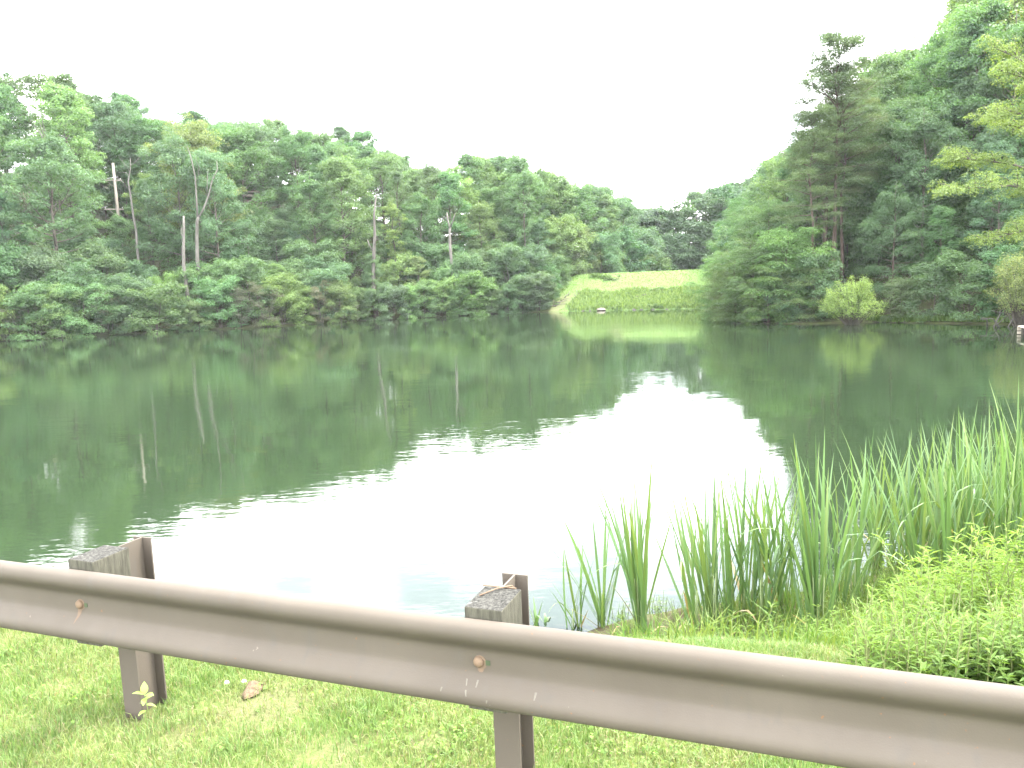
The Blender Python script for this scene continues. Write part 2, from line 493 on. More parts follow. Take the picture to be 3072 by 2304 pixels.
def build_tree(name, seed, H, R, cb=.3, nb=22, sr=.95, per=42, leaf=.30, wid=.62, droop=.35, flat=.20, tr=.2, lean=.0,
               prof='round', bark=None, e_lo=5, e_hi=62, sub=3, forks=1, sparse=0.0, mat=None, top=True, nz=.48, puff=0.0):
    """returns (trunk mesh, crown mesh); the tree stands at the origin"""
    r = np.random.default_rng(seed)
    bark = bark or BARK
    mb = MB()
    stems = []
    for f in range(forks):
        az = r.uniform(0, 6.28) if forks == 1 else 6.28 * f / forks + r.uniform(-.4, .4)
        sp = lean if forks == 1 else lean + r.uniform(.10, .24)
        base = np.array([math.cos(az), math.sin(az), 0]) * (0 if forks == 1 else .12)
        hh = H * (1 if f == 0 else r.uniform(.75, .98))
        pts = []
        wob = r.normal(0, .012 * H, (8, 2)); wob[0] = 0
        for i in range(8):
            t = i / 7
            pts.append(base + np.array([math.cos(az) * sp * hh * t ** 1.3 + wob[i, 0] * t, math.sin(az) * sp * hh * t ** 1.3 + wob[i, 1] * t, hh * t * .97 - .4 * (1 - t)]))
        rr = [tr * (1.35 if i == 0 else 1) * (1 - .9 * i / 7) for i in range(8)]
        rr = [x / math.sqrt(forks) for x in rr]
        mb.tube(pts, rr, 7)
        stems.append((pts, hh, rr))
    def along(pts, t):
        q = t * 7; i = min(int(q), 6); return pts[i] + (pts[i + 1] - pts[i]) * (q - i)
    cents, outs = [], []
    az = r.uniform(0, 6.28)
    for b in range(nb):
        pts, hh, rr = stems[b % forks]
        t = cb + (1 - cb) * ((b + r.uniform(0, .9)) / nb) ** (.72 if prof == 'pine' else .9)
        t = min(t, .97)
        s = (t - cb) / (1 - cb)
        if prof == 'round': env = math.sqrt(max(.06, 1 - ((s - .38) / .68) ** 2))
        elif prof == 'cone': env = 1.02 - .93 * s
        elif prof == 'column': env = .75 + .25 * math.sin(s * 3) - .45 * s ** 3
        elif prof == 'pine': env = (.55 + .45 * math.sin(min(1, s * 1.5) * 1.6)) * (1.0 - .62 * s ** 2.2)
        else: env = (.35 + .75 * s) if s < .7 else (.875 - (s - .7) * 1.7)      # vase
        az += 2.4 + r.normal(0, .45)
        ln = R * env * r.uniform(.68, 1.18)
        el = rad(e_lo + (e_hi - e_lo) * s + r.normal(0, 7))
        d = np.array([math.cos(az) * math.cos(el), math.sin(az) * math.cos(el), math.sin(el)])
        p0 = along(pts, t * (.86 if prof in ('round', 'vase') else 1))
        side = np.array([-math.sin(az), math.cos(az), 0])
        bp = [p0]
        for i in range(1, 5):
            q = i / 4
            bp.append(p0 + d * ln * q + side * r.normal(0, .05 * ln) * q + np.array([0, 0, ln * (.10 * q * q if prof in ('round', 'vase') else -.06 * q * q + .05 * q)]))
        br = max(.012, tr * .42 * (1 - .75 * s) * min(1, ln / R + .2))
        mb.tube(bp, [br, br * .8, br * .58, br * .36, br * .14], 5, cap=False)
        out = np.array([math.cos(az), math.sin(az), 0])
        if r.uniform() < sparse: continue
        cents.append(bp[4]); outs.append(out)
        for k in range(sub):
            q = r.uniform(.35, .95) if prof not in ('cone', 'pine') else r.uniform(.25, .95)
            i = min(3, int(q * 4)); pb = bp[i] + (bp[i + 1] - bp[i]) * (q * 4 - i)
            sg = 1 if k % 2 else -1
            dd = d * .55 + side * sg * r.uniform(.5, 1.0) + np.array([0, 0, r.uniform(-.05, .45) if prof not in ('cone', 'pine') else r.uniform(-.05, .12)])
            l2 = ln * r.uniform(.22, .48) * (1.15 - .4 * q)
            pe = pb + dd / np.linalg.norm(dd) * l2
            mb.tube([pb, (pb + pe) / 2 + np.array([0, 0, .04 * l2]), pe], [br * .42, br * .3, br * .1], 4, cap=False)
            cents.append(pe); outs.append(unit(dd * np.array([1, 1, 0])))
            if r.uniform() < .5: cents.append((pb + pe) / 2 + r.normal(0, .1 * l2, 3)); outs.append(out)
    if top:
        for (pts, hh, rr) in stems:
            for k in range(9): cents.append(along(pts, r.uniform(.78, 1.0)) + r.normal(0, .30 * sr, 3)); outs.append(np.zeros(3))
    A = sprays(r, np.array(cents), np.array(outs), sr, per, leaf, wid, droop, flat, nz=nz, puff=puff)
    tm = mb.mesh(name + '_trunk', bark, smooth=True)
    cm = leaves_to_mesh(name + '_crown', *A, mat or LEAF)
    return tm, cm

LIB = {}
def lib(kind, n, **kw):
    LIB[kind] = []
    for i in range(n):
        k = dict(kw)
        H0 = k.pop('H'); R0 = k.pop('R')
        rr = random.Random(hash((kind, i)) & 0xffff if False else sum(map(ord, kind)) * 31 + i)
        H = H0 * rr.uniform(.92, 1.08); R = R0 * rr.uniform(.85, 1.15)
        LIB[kind].append((H, build_tree(kind, sum(map(ord, kind)) * 7 + i * 13, H, R, **k)))
lib('broad', 6, H=19, R=4.6, cb=.28, nb=32, sr=.80, per=72, leaf=.215, droop=.5, tr=.22, sub=5, puff=.62)
lib('maple', 4, H=18, R=3.9, cb=.2, nb=34, sr=.74, per=70, leaf=.21, droop=.6, tr=.2, prof='column', e_lo=10, e_hi=60, sub=5, puff=.6)
lib('airy', 3, H=20, R=4.6, cb=.34, nb=28, sr=.64, per=42, leaf=.22, droop=.3, tr=.2, prof='vase', e_lo=20, e_hi=70, sub=4, sparse=.1, puff=.7)
lib('shrub', 5, H=6.5, R=3.0, cb=.05, nb=28, sr=.62, per=56, leaf=.20, droop=.6, tr=.10, forks=3, prof='round', e_lo=2, e_hi=60, sub=4, puff=.6)
lib('layered', 4, H=8.5, R=3.5, cb=.06, nb=30, sr=.8, per=66, leaf=.20, droop=.75, flat=.16, tr=.10, prof='round', e_lo=2, e_hi=45, sub=4, nz=.4)
lib('greyshrub', 2, H=7, R=2.0, cb=.06, nb=34, sr=.55, per=34, leaf=.13, wid=.4, droop=.3, flat=.25, tr=.08, forks=2, prof='column', e_lo=20, e_hi=60, sub=4, nz=.8)
lib('pine', 4, H=25, R=5.0, cb=.40, nb=46, sr=.85, per=78, leaf=.30, wid=.16, droop=.2, flat=.2, tr=.22, prof='pine', e_lo=-4, e_hi=52, sub=4, bark=BARK_PINE, nz=.7, sparse=.06)
lib('hemlock', 4, H=12, R=3.6, cb=.03, nb=42, sr=.75, per=84, leaf=.23, wid=.24, droop=.7, flat=.13, tr=.15, prof='round', e_lo=-6, e_hi=34, sub=4, bark=BARK_PINE, nz=.45)
lib('distant', 3, H=18, R=5.0, cb=.08, nb=28, sr=1.1, per=44, leaf=.4, droop=.5, tr=.22, sub=4, puff=.7)

# colours as reflectance
C_MID = (0.084, 0.158, 0.068); C_LIGHT = (0.112, 0.188, 0.070); C_DARK = (0.062, 0.126, 0.060)
C_BLUE = (0.072, 0.140, 0.072); C_GREY = (0.120, 0.138, 0.095); C_YEL = (0.130, 0.182, 0.060)
C_PINE = (0.072, 0.114, 0.064); C_HEM = (0.080, 0.140, 0.052)
C_FAR = (0.070, 0.130, 0.080)

# landmarks that the labels can name
LAND = []
def landmark(phrase, x, y, reach=9.0): LAND.append((phrase, x, y, reach))
NAMES = {'broad': ('broadleaf_tree', 'round-crowned broadleaf tree', 'tree'), 'maple': ('broadleaf_tree', 'narrow broadleaf tree', 'tree'),
         'airy': ('broadleaf_tree', 'thin-crowned broadleaf tree', 'tree'), 'shrub': ('shrub', 'bushy shrub', 'shrub'),
         'layered': ('small_tree', 'small tree with layered boughs', 'tree'), 'greyshrub': ('shrub', 'fine-twigged greyish shrub', 'shrub'),
         'pine': ('pine_tree', 'pine', 'pine tree'), 'hemlock': ('conifer', 'young conifer with drooping boughs', 'conifer'),
         'distant': ('broadleaf_tree', 'leafy tree', 'tree')}
def colour_word(c):
    g = c[1]
    if c == C_GREY: return 'greyish'
    return 'dark green' if g < .130 else 'mid green' if g < .175 else 'light green'
TREES = []
def plant(kind, x, y, h, colr, where, wk=1.0, rz=None, z=None, vi=None, label=None, name=None, group=None):
    i = random.randrange(len(LIB[kind])) if vi is None else vi
    H, (tm, cm) = LIB[kind][i]
    z = tz(x, y) if z is None else z
    s = h / H
    nm, noun, cat = NAMES[kind]
    o = empty(name or nm, (x, y, z - .08), random.uniform(0, 6.28) if rz is None else rz)
    o.scale = (s * wk, s * wk, s)
    t = link('trunk', tm, o); c = link('crown', cm, o)
    j = [random.uniform(.92, 1.16), random.uniform(.92, 1.10), random.uniform(.84, 1.08)]
    v = random.uniform(.86, 1.14)
    c.color = (colr[0] * j[0] * v, colr[1] * j[1] * v, colr[2] * j[2] * v, 1)
    TREES.append((o, kind, x, y, h, colr, where, cat, noun, label, group))
    return o

SKYL = np.array([(-200, 58), (-60, 70), (0, 70), (30, 62), (60, 70), (90, 92), (110, 98), (150, 104), (180, 120), (210, 120), (235, 126), (250, 110), (275, 106),
                 (300, 131), (340, 130), (370, 135), (395, 147), (415, 162), (430, 170), (450, 162), (480, 151), (510, 156), (550, 165),
                 (580, 176), (610, 189), (630, 200), (645, 208), (660, 206), (680, 196), (710, 182), (735, 183), (755, 163), (775, 143), (800, 124), (840, 98),
                 (860, 60), (880, 55), (900, 47), (920, 34), (936, 0), (955, -30), (985, -30), (1005, -10), (1024, -25), (1060, -60), (1300, -200)], float)
def max_h(x, y, z0, rc=2.5):
    """tallest tree at x,y that stays under the ridge line of the woods"""
    u, v = px(x, y, z0 + 12)
    m = -1e9
    for du in (-rc, 0, rc):
        uu_ = u + du * F_PX / max(y, 5)
        m = max(m, np.interp(uu_, SKYL[:, 0], SKYL[:, 1]))
    m = max(m, np.interp(u, SKYL[:, 0], SKYL[:, 1]))
    # height at which the point projects onto v = m
    lo, hi = 0, 80
    for _ in range(30):
        mid = (lo + hi) / 2
        if px(x, y, z0 + mid)[1] > m: lo = mid
        else: hi = mid
    return lo

# windows that the photograph leaves open: (u0, u1, v0, v1, depth): no crown nearer than depth may cover it
OPEN = []
def blocks(kind, x, y, z0, h, wk=1.0):
    Rr = {'broad': 4.6, 'maple': 4.0, 'airy': 3.6, 'shrub': 2.8, 'layered': 3.2, 'greyshrub': 1.8, 'pine': 3.6, 'hemlock': 3.2, 'distant': 4.6}[kind]
    Hn = {'broad': 18, 'maple': 17, 'airy': 20, 'shrub': 6.5, 'layered': 8.5, 'greyshrub': 7, 'pine': 25, 'hemlock': 12, 'distant': 18}[kind]
    w = Rr * h / Hn * wk * F_PX / y * .9
    u, vt = px(x, y, z0 + h); _, vb = px(x, y, z0 + (h * .25 if kind in ('broad', 'airy') else 0))
    for (u0, u1, v0, v1, dep) in OPEN:
        if y < dep and u + w > u0 and u - w < u1 and vt < v1 and vb > v0: return True
    return False
def walk(poly, step):
    out = []
    carry = 0
    for a, b in zip(poly[:-1], poly[1:]):
        a = np.array(a, float); b = np.array(b, float); ln = np.linalg.norm(b - a); d = (b - a) / ln
        t = carry
        while t < ln:
            out.append((a + d * t, np.array([-d[1], d[0]]))); t += step
        carry = t - ln
    return out

# ---- landmarks in the wood on the far shore
def gpos(u, v, y):
    p = at_y(u, v, y); return p[0], y
OPEN += [(246, 261, 188, 203, 113), (101, 126, 157, 203, 113),
         (186, 216, 165, 262, 97), (446, 456, 212, 268, 108.5), (369, 380, 232, 275, 104), (180, 186, 230, 272, 95), (124, 136, 165, 232, 100)]
OPEN += [(580, 703, 268, 308, 112)]
OPEN += [(806, 846, 140, 244, 71)]
landmark('beside the forked dead tree', *gpos(197, 270, 98)); landmark('beside the utility pole', *gpos(116, 200, 110))
landmark('beside the Y-topped dead snag', *gpos(451, 270, 110)); landmark('by the rock ledge', *gpos(253, 195, 116), 10)
landmark('by the grassy dam', 9, 118, 12); landmark('by the three tall pine trunks', *gpos(833, 270, 68), 9)
landmark('by the pale willow bush', *gpos(852, 320, 60.5), 8); landmark('by the wooden dock', 31, 44, 10)

# ---- shoreline shrubs, far shore
LSH = [(-88, 50), (-80, 66), (-73.5, 76.2), (-56, 86.2), (-32, 94.6), (-15, 104.4), (-6.5, 108), (0, 110.3), (4.6, 111)]
where = 'overhanging the water along the wooded far shore'
for k, (p, nrm) in enumerate(walk(LSH, 2.35)):
    q = p + nrm * random.uniform(-2.3, -.9)
    kind = random.choices(['shrub', 'layered', 'greyshrub'], [5, 5, 1])[0]
    h = random.uniform(3.6, 6.6)
    z = tz(*q)
    if blocks(kind, q[0], q[1], z, h, 1.1): h = 3.4
    if blocks(kind, q[0], q[1], z, h, 1.1): continue
    c = C_GREY if kind == 'greyshrub' else random.choice([C_MID, C_LIGHT, C_MID, C_BLUE, C_LIGHT])
    plant(kind, q[0], q[1], h, c, where, wk=random.uniform(1.0, 1.25))
where = 'behind the shoreline shrubs on the wooded far shore'
for k, (p, nrm) in enumerate(walk(LSH, 3.2)):
    q = p + nrm * random.uniform(.8, 3.4)
    kind = random.choices(['shrub', 'layered', 'maple'], [3, 6, 2])[0]
    h = random.uniform(6.0, 9.5)
    z = tz(*q)
    if blocks(kind, q[0], q[1], z, h): h *= .62
    if blocks(kind, q[0], q[1], z, h): continue
    plant(kind, q[0], q[1], h, random.choice([C_MID, C_LIGHT, C_MID, C_BLUE, C_DARK]), where, wk=random.uniform(.9, 1.1))
def hill_rows(line, offs, step, kinds, wts, hr, cols, where, jit=1.2, wk=(0.9, 1.15)):
    for off_ in offs:
        for k, (p, nrm) in enumerate(walk(line, step)):
            q = p + nrm * (off_ + random.uniform(-jit, jit)) + np.array([random.uniform(-jit, jit), 0])
            kind = random.choices(kinds, wts)[0]
            z = tz(*q)
            mh = max_h(q[0], q[1], z)
            h = min(random.uniform(*hr), mh * random.uniform(.97, 1.09))
            if h < 5: continue
            u, _ = px(q[0], q[1], z)
            if u < -70 or u > 1100: continue
            if blocks(kind, q[0], q[1], z, h):
                h *= .6
                if h < 5 or blocks(kind, q[0], q[1], z, h): continue
            plant(kind, q[0], q[1], h, random.choice(cols), where, wk=random.uniform(*wk))
hill_rows(LSH, (8, ), 4.6, ['broad', 'maple', 'airy'], [5, 4, 2], (14, 21), [C_MID, C_MID, C_LIGHT, C_DARK, C_BLUE],
          'on the wooded slope across the pond')
hill_rows(LSH, (6, 12, 19), 5.0, ['layered', 'shrub', 'maple'], [4, 3, 2], (5, 9), [C_MID, C_DARK, C_BLUE], 'in the undergrowth of the slope across the pond')
hill_rows(LSH, (15, 22), 5.0, ['broad', 'maple', 'airy'], [6, 3, 2], (17, 24), [C_MID, C_MID, C_DARK, C_BLUE, C_LIGHT],
          'on the wooded slope across the pond')
hill_rows(LSH, (30, 38, 46, 54), 5.0, ['broad', 'maple'], [6, 2], (25, 34), [C_MID, C_DARK, C_DARK, C_BLUE],
          'high on the wooded hill across the pond', wk=(1.0, 1.3))
hill_rows([(-10, 110), (3, 114), (9, 123)], (3.5, 8.5), 3.6, ['layered', 'shrub', 'maple'], [4, 3, 2], (6, 9), [C_MID, C_DARK], 'in the undergrowth of the slope across the pond', jit=.8)
# ---- trees behind the dam
DL = [(4.5, 119), (13, 126), (21, 137), (27, 147.5)]
hill_rows(DL, (0.0,), 3.2, ['layered', 'maple', 'shrub'], [3, 3, 1], (7, 13), [C_MID, C_LIGHT, C_BLUE], 'at the foot of the wood beyond the grassy dam', jit=.8)
hill_rows(DL, (5, 11, 18), 4.8, ['broad', 'maple'], [5, 3], (15, 23), [C_MID, C_DARK, C_BLUE, C_MID], 'in the wood beyond the grassy dam', jit=1.3)
hill_rows([(26, 157), (33, 158), (41, 159), (48, 153)], (0, ), 3.8, ['distant'], [1], (7, 12), [C_FAR], 'on the distant dark wooded ridge', jit=1.0)
hill_rows([(24, 161), (40, 163.5), (54, 159)], (2, 9, 17), 4.4, ['distant'], [1], (20, 30), [C_FAR, C_FAR, C_DARK], 'on the distant dark wooded ridge', jit=2, wk=(1.0, 1.3))
hill_rows([(23, 158), (33, 159), (42, 160), (49, 154)], (1.5, 5.5, 10.5), 3.4, ['maple', 'layered'], [3, 1], (8, 14), [C_FAR, C_DARK], 'on the distant dark wooded ridge', jit=.9, wk=(1.0, 1.3))
for (u_, v_, y_) in ((99, 150, 117), (110, 146, 119), (121, 148, 116.5), (132, 150, 118)):
    p_ = at_y(u_, v_, y_); plant('maple', p_[0], y_, p_[2] - tz(p_[0], y_), C_DARK, 'high on the wooded hill across the pond', wk=.9)
for (u_, y_, h_) in ((540, 112.5, 5.5), (548, 114, 5.0), (555, 117, 5.0), (551, 110.8, 3.2), (561, 121, 5.5)):
    plant('shrub', at_y(u_, 300, y_)[0], y_, h_, C_MID, 'in the undergrowth of the slope across the pond')
# ---- right shore
RSH = [(26.5, 98), (23.4, 84), (21.4, 70), (22.5, 64), (25, 62.4), (29.2, 61.2), (35, 53), (37.5, 46), (36, 38)]
OPEN += [(560, 704, 180, 308, 119)]
RB = [(34, 120), (30, 100), (26.3, 84), (24.4, 72), (25, 67), (29.5, 64.6), (36.5, 55), (40, 47), (38, 36)]
def rwalk(poly, step):     # inland is to the right of travel when going south
    return [(p, n * -1 if False else np.array([n[0], n[1]])) for p, n in walk(poly, step)]
where = 'overhanging the water along the shore of the pines'
for k, (p, nrm) in enumerate(walk(RSH, 2.3)):
    q = p + nrm * random.uniform(-1.2, .4)
    u, _ = px(q[0], q[1], 1)
    if 815 < u < 890 or u > 1120: continue
    kind = random.choices(['shrub', 'layered', 'hemlock'], [3, 4, 3 if u < 815 else 0])[0]
    h = random.uniform(3.2, 5.6) if u > 815 else random.uniform(4.5, 7.5)
    z = tz(*q)
    if blocks(kind, q[0], q[1], z, h): h *= .6
    if blocks(kind, q[0], q[1], z, h): continue
    plant(kind, q[0], q[1], h, C_HEM if kind == 'hemlock' else random.choice([C_MID, C_BLUE, C_DARK, C_LIGHT]), where)
hill_rows(RB, (0.5,), 3.6, ['layered', 'maple', 'hemlock', 'shrub'], [4, 2, 3, 2], (6, 11), [C_MID, C_DARK, C_BLUE], 'behind the shore shrubs below the pines', jit=.7)
hill_rows(RB, (5, 10.5), 4.4, ['broad', 'maple', 'airy'], [5, 3, 2], (12, 20), [C_MID, C_DARK, C_LIGHT, C_BLUE], 'on the steep wooded bank of the pines', jit=1.0)
hill_rows(RB, (17, 24, 32), 5.2, ['broad', 'maple', 'airy'], [5, 3, 2], (20, 29), [C_MID, C_LIGHT, C_MID, C_DARK], 'high on the steep wooded bank of the pines', jit=1.3)
hill_rows([(46.5, 150), (41.5, 134), (36, 118)], (2, 8, 15), 5.2, ['broad', 'maple', 'distant'], [4, 3, 2], (11, 20), [C_MID, C_BLUE, C_DARK], 'on the wooded valley side beyond the grassy dam', jit=1.2)

hill_rows(RB, (8, 13, 20, 27), 4.4, ['layered', 'shrub', 'maple'], [4, 3, 2], (6, 10), [C_MID, C_DARK, C_BLUE], 'in the undergrowth of the bank of the pines', jit=1.0)
# ---- the tall pines
for (u_, v_, y_, h_, vi, ln) in ((834, 270, 68.0, 21.0, 0, 'tall pine of the three close trunks, reaching highest of them'),
                               (842, 270, 69.5, 18.6, 1, 'pine of the three close trunks, on their uphill side'),
                               (826, 270, 70.5, 19.2, 2, 'pine of the three close trunks, on their dam side'),
                               (812, 268, 66.5, 16.0, 3, 'lower pine with long bare boughs between the three close trunks and the dam')):
    x_, yy_ = gpos(u_, v_, y_)
    plant('pine', x_, yy_, h_, C_PINE, 'pine', vi=vi, wk=1.12, label=ln, group='tall pines')
for (u_, y_, h_) in ((735, 69, 5.5), (752, 66, 7.0), (768, 64.0, 5.5), (786, 65, 8.0), (800, 63.5, 5.0), (722, 76, 6.5)):
    x_, yy_ = gpos(u_, 300, y_)
    plant('hemlock', x_, yy_, h_, C_HEM, 'on the point of the shore below the tall pines', wk=1.5)

for (u_, v_, y_) in ((252, 206, 113.0), (262, 203, 113.5), (243, 204, 112.5)):
    p_ = at_y(u_, v_, y_); plant('layered', p_[0], y_, p_[2] - tz(p_[0], y_), C_MID, 'on the wooded slope across the pond', wk=.8)
# ---- one tall thin-leaved tree on the skyline above the pole
x_, y_ = gpos(55, 230, 122)
plant('airy', x_, y_, min(24, max_h(x_, y_, tz(x_, y_)) + 1.5), C_DARK, 's', wk=1.25, vi=0,
      label='tallest thin-crowned tree on the hilltop above the power lines, sky showing through')

# ---- pale willow bush on the shore, built of many fine stems
def bush(name, u, y, w, h, colr, seed, label, leaf=.12, n=95, x=None):
    r = np.random.default_rng(seed)
    x_ = gpos(u, 320, y)[0] if x is None else x
    z_ = max(0.0, tz(x_, y))
    o = empty(name, (x_, y, z_ - .05))
    mb = MB(); C, O = [], []
    for i in range(n):
        a = r.uniform(0, 6.28); sp = math.sqrt(r.uniform(0, 1)); hh = h * (1.05 - .55 * sp ** 2) * r.uniform(.55, 1.05)
        tip = np.array([math.cos(a) * sp * w, math.sin(a) * sp * w, hh])
        b = tip * np.array([.12, .12, 0])
        mid = b + (tip - b) * .55 + np.array([0, 0, .12 * hh])
        mb.tube([b - np.array([0, 0, .15]), mid, tip], [.03, .018, .005], 4, cap=False)
        for t in (.45, .62, .78, .9, 1.0):
            p = b * (1 - t) ** 2 + 2 * mid * t * (1 - t) + tip * t * t
            C.append(p); O.append(np.array([math.cos(a), math.sin(a), 0]) * sp)
    A = sprays(r, np.array(C), np.array(O), .34, 34, leaf, .42, .35, .32, nz=.7)
    link('stems', mb.mesh('stems', BARK, True), o)
    c = link('crown', leaves_to_mesh('bush_crown', *A, LEAF), o); c.color = (*colr, 1)
    tag(o, label, 'shrub')
    return o
bush('willow_bush', 852, 58.6, 2.2, 3.7, (0.150, 0.228, 0.066), 5, 'pale yellow-green willow bush leaning over the water below the pines')
bush('willow_bush', 1022, 50.5, 1.9, 5.4, (0.150, 0.195, 0.075), 6, 'pale silvery willow bush behind the wooden dock', x=at_y(1022, 280, 50.5)[0])

# ---- locust with feathery fronds at the side of the pond
def locust():
    r = np.random.default_rng(41)
    X, Y = 33.5, 43.0
    Zg = tz(X, Y)
    o = empty('locust_tree', (X, Y, Zg - .1))
    mb = MB()
    def tub(p, rr): mb.tube(p, rr, 6, cap=False)
    tr = [np.array(q, float) for q in ((0, 0, -.3), (-.2, .1, 3), (-.1, -.1, 6), (.3, .1, 9.5), (.5, 0, 13), (.4, .2, 17))]
    tub(tr, [.30, .24, .2, .16, .11, .04])
    C, O = [], []
    limbs = [((-.1, -.1, 6), (-11.0, -2.0, 8.2)), ((-.1, 0, 6.5), (-8.5, 1.5, 10.3)), ((.3, .1, 9.5), (-8.0, -1.5, 14.2)), ((.3, .1, 9.8), (-6.0, 2.5, 16.4)),
             ((.5, 0, 13), (-5.0, -1, 18.6)), ((.5, 0, 12), (4.5, 2, 17)), ((0, 0, 7), (5, -2, 11)), ((.5, 0, 14), (-1.5, -1, 20)), ((.1, 0, 8), (-3, -6, 12)), ((.1, 0, 8), (-4, 6, 13)),
             ((-.1, 0, 5.2), (-8.2, -1.0, 5.6)), ((.3, 0, 11), (-7.2, .5, 12.2))]
    for a, b in limbs:
        a, b = np.array(a, float), np.array(b, float)
        ln = np.linalg.norm(b - a); d = (b - a) / ln
        side = unit(np.cross(d, [0, 0, 1.0]))
        P_ = [a + (b - a) * t + np.array([0, 0, 1]) * .09 * ln * math.sin(t * 3.14) + side * r.normal(0, .04 * ln) * (t if t < 1 else .3) for t in np.linspace(0, 1, 7)]
        tub(P_, list(np.linspace(.12, .02, 7)))
        for i in range(26):
            t = r.uniform(.28, 1.0) ** .8
            q = t * 6; k = min(5, int(q)); p = P_[k] + (P_[k + 1] - P_[k]) * (q - k)
            dd = unit(d * .6 + side * r.choice([-1, 1]) * r.uniform(.3, 1) + np.array([0, 0, r.uniform(-.15, .55)]))
            l2 = r.uniform(.6, 1.9) * (1.2 - .5 * t)
            e = p + dd * l2
            mb.tube([p, (p + e) / 2 + np.array([0, 0, .1 * l2]), e], [.025, .018, .006], 4, cap=False)
            for s in (.55, .8, 1.0):
                C.append(p + (e - p) * s + r.normal(0, .08, 3)); O.append(unit(dd * np.array([1, 1, 0])))
    A = sprays(r, np.array(C), np.array(O), .52, 56, .125, .42, .55, .12, nz=.4)
    link('trunk', mb.mesh('locust_trunk', BARK, True), o)
    c = link('crown', leaves_to_mesh('locust_crown', *A, LEAF), o); c.color = (0.125, 0.185, 0.048, 1)
    tag(o, 'feathery light green locust reaching long boughs over the water near the wooden dock', 'tree')
locust()

# ---- dead trees
def dead_tree(u, v, y, label, stems, name='dead_tree', mat=None, zoff=0.0):
    """stems: lists of (du px, v px, radius m) traced upward at the tree's own depth"""
    x_, _ = gpos(u, v, y)
    z_ = tz(x_, y)
    o = empty(name, (x_, y, z_))
    for i, st in enumerate(stems):
        mb = MB(); pts = []
        for k, (uu_, vv_, r_) in enumerate(st):
            p = at_y(uu_, vv_, y)
            rr = random.Random(k * 7 + i * 31 + int(u))
            pts.append((p - np.array([x_, y, z_]) + np.array([0, rr.uniform(-.25, .25) * (k > 0) + (0 if i == 0 else .35 * k * (1 if i % 2 else -1)), 0]), r_))
        P_ = [p for p, _ in pts]; R_ = [r * .74 for _, r in pts]
        if i == 0:
            P_ = [np.array([P_[0][0] + .1, 0, -.4])] + P_; R_ = [R_[0] * 1.25] + R_
        else:
            P_[0] = P_[0] * np.array([1, 0, 1])
        mb.tube(P_, R_, 7)
        link('trunk' if i == 0 else 'branch', mb.mesh('deadwood', mat or DEADWOOD, True), o)
    tag(o, label, 'dead tree')
    return o
dead_tree(197, 262, 96.5, 'tall bare dead tree forking into two long pale stems', [
    [(197.5, 262, .30), (197, 240, .27), (197, 222, .24), (198.5, 217, .20)],
    [(198.5, 218, .15), (203, 208, .14), (207, 194, .13), (209, 180, .11), (213, 168, .08), (211, 158, .03)],
    [(197.5, 220, .17), (197, 200, .15), (198, 178, .11), (195, 160, .09), (192, 148, .03)],
    [(207, 192, .07), (206, 180, .06), (206.5, 168, .02)],
    [(197.5, 180, .05), (200, 168, .04), (198, 158, .015)]])
dead_tree(136, 250, 99, 'leaning dead trunk with snapped twigs beside the utility pole', [
    [(137.5, 252, .22), (135.5, 232, .2), (132.5, 214, .18), (130.5, 196, .15), (129, 182, .12), (130, 168, .09), (129.5, 158, .05)],
    [(130, 166, .06), (134, 161, .05), (136.5, 156, .02)],
    [(128.5, 190, .07), (125, 183, .06), (119, 178, .02)],
    [(129.5, 176, .05), (124, 172, .035), (112, 171, .012)],
    [(129.5, 172, .05), (126, 164, .04), (122, 157, .012)],
    [(130, 192, .04), (134, 194, .03), (139, 192.5, .01)]])
dead_tree(451, 268, 109.3, 'pale Y-topped dead snag standing among shoreline shrubs near the dam', [
    [(452.5, 280, .33), (451.5, 262, .29), (450, 245, .26), (449.5, 232, .24), (450, 226, .2)],
    [(449.8, 228, .17), (447.5, 220, .15), (446.5, 212, .12)],
    [(450, 227, .15), (453, 221, .12), (455.5, 213, .06)]])
dead_tree(183, 280, 94.2, 'short grey dead trunk rising from shoreline shrubs beside the forked dead tree', [
    [(186, 283, .27), (184.5, 265, .25), (183.5, 245, .22), (184, 225, .2), (183.5, 216, .14)],
    [(183.8, 240, .07), (180, 232, .05), (179, 226, .02)]])
dead_tree(373, 276, 103.6, 'grey trunk with a stub fork under the leaning light green crown', [
    [(373.5, 285, .38), (373, 265, .34), (374, 250, .30), (374.5, 235, .26), (374, 215, .2), (376, 195, .12)],
    [(373.5, 252, .14), (369, 245, .12), (366.5, 239, .06)],
    [(374.2, 246, .08), (377, 240, .06), (379, 238, .03)]], mat=BARK_PALE)
dead_tree(47, 170, 104, 'bleached dead treetop with spreading bare limbs above the power lines', [
    [(50, 215, .2), (49.5, 185, .19), (48, 165, .17), (47, 152, .15), (45, 142, .13)],
    [(45, 143, .10), (40, 134, .08), (33, 127, .05), (28, 120, .02)],
    [(45.5, 146, .10), (47, 135, .08), (46.5, 124, .05), (49, 114, .02)],
    [(45.3, 141, .06), (40, 128, .05), (35, 116, .02)],
    [(48.5, 162, .06), (57, 150, .05), (66, 135, .03), (72, 124, .015)]])
for (u_, y_, v0, v1, r_) in ((466, 110.5, 280, 205, .26), (335, 99, 282, 205, .2), (302, 101, 280, 212, .16), (411, 106, 275, 222, .16), (230, 96.5, 285, 240, .17), (221, 95.5, 284, 243, .14), (545, 112, 272, 215, .17)):
    pass

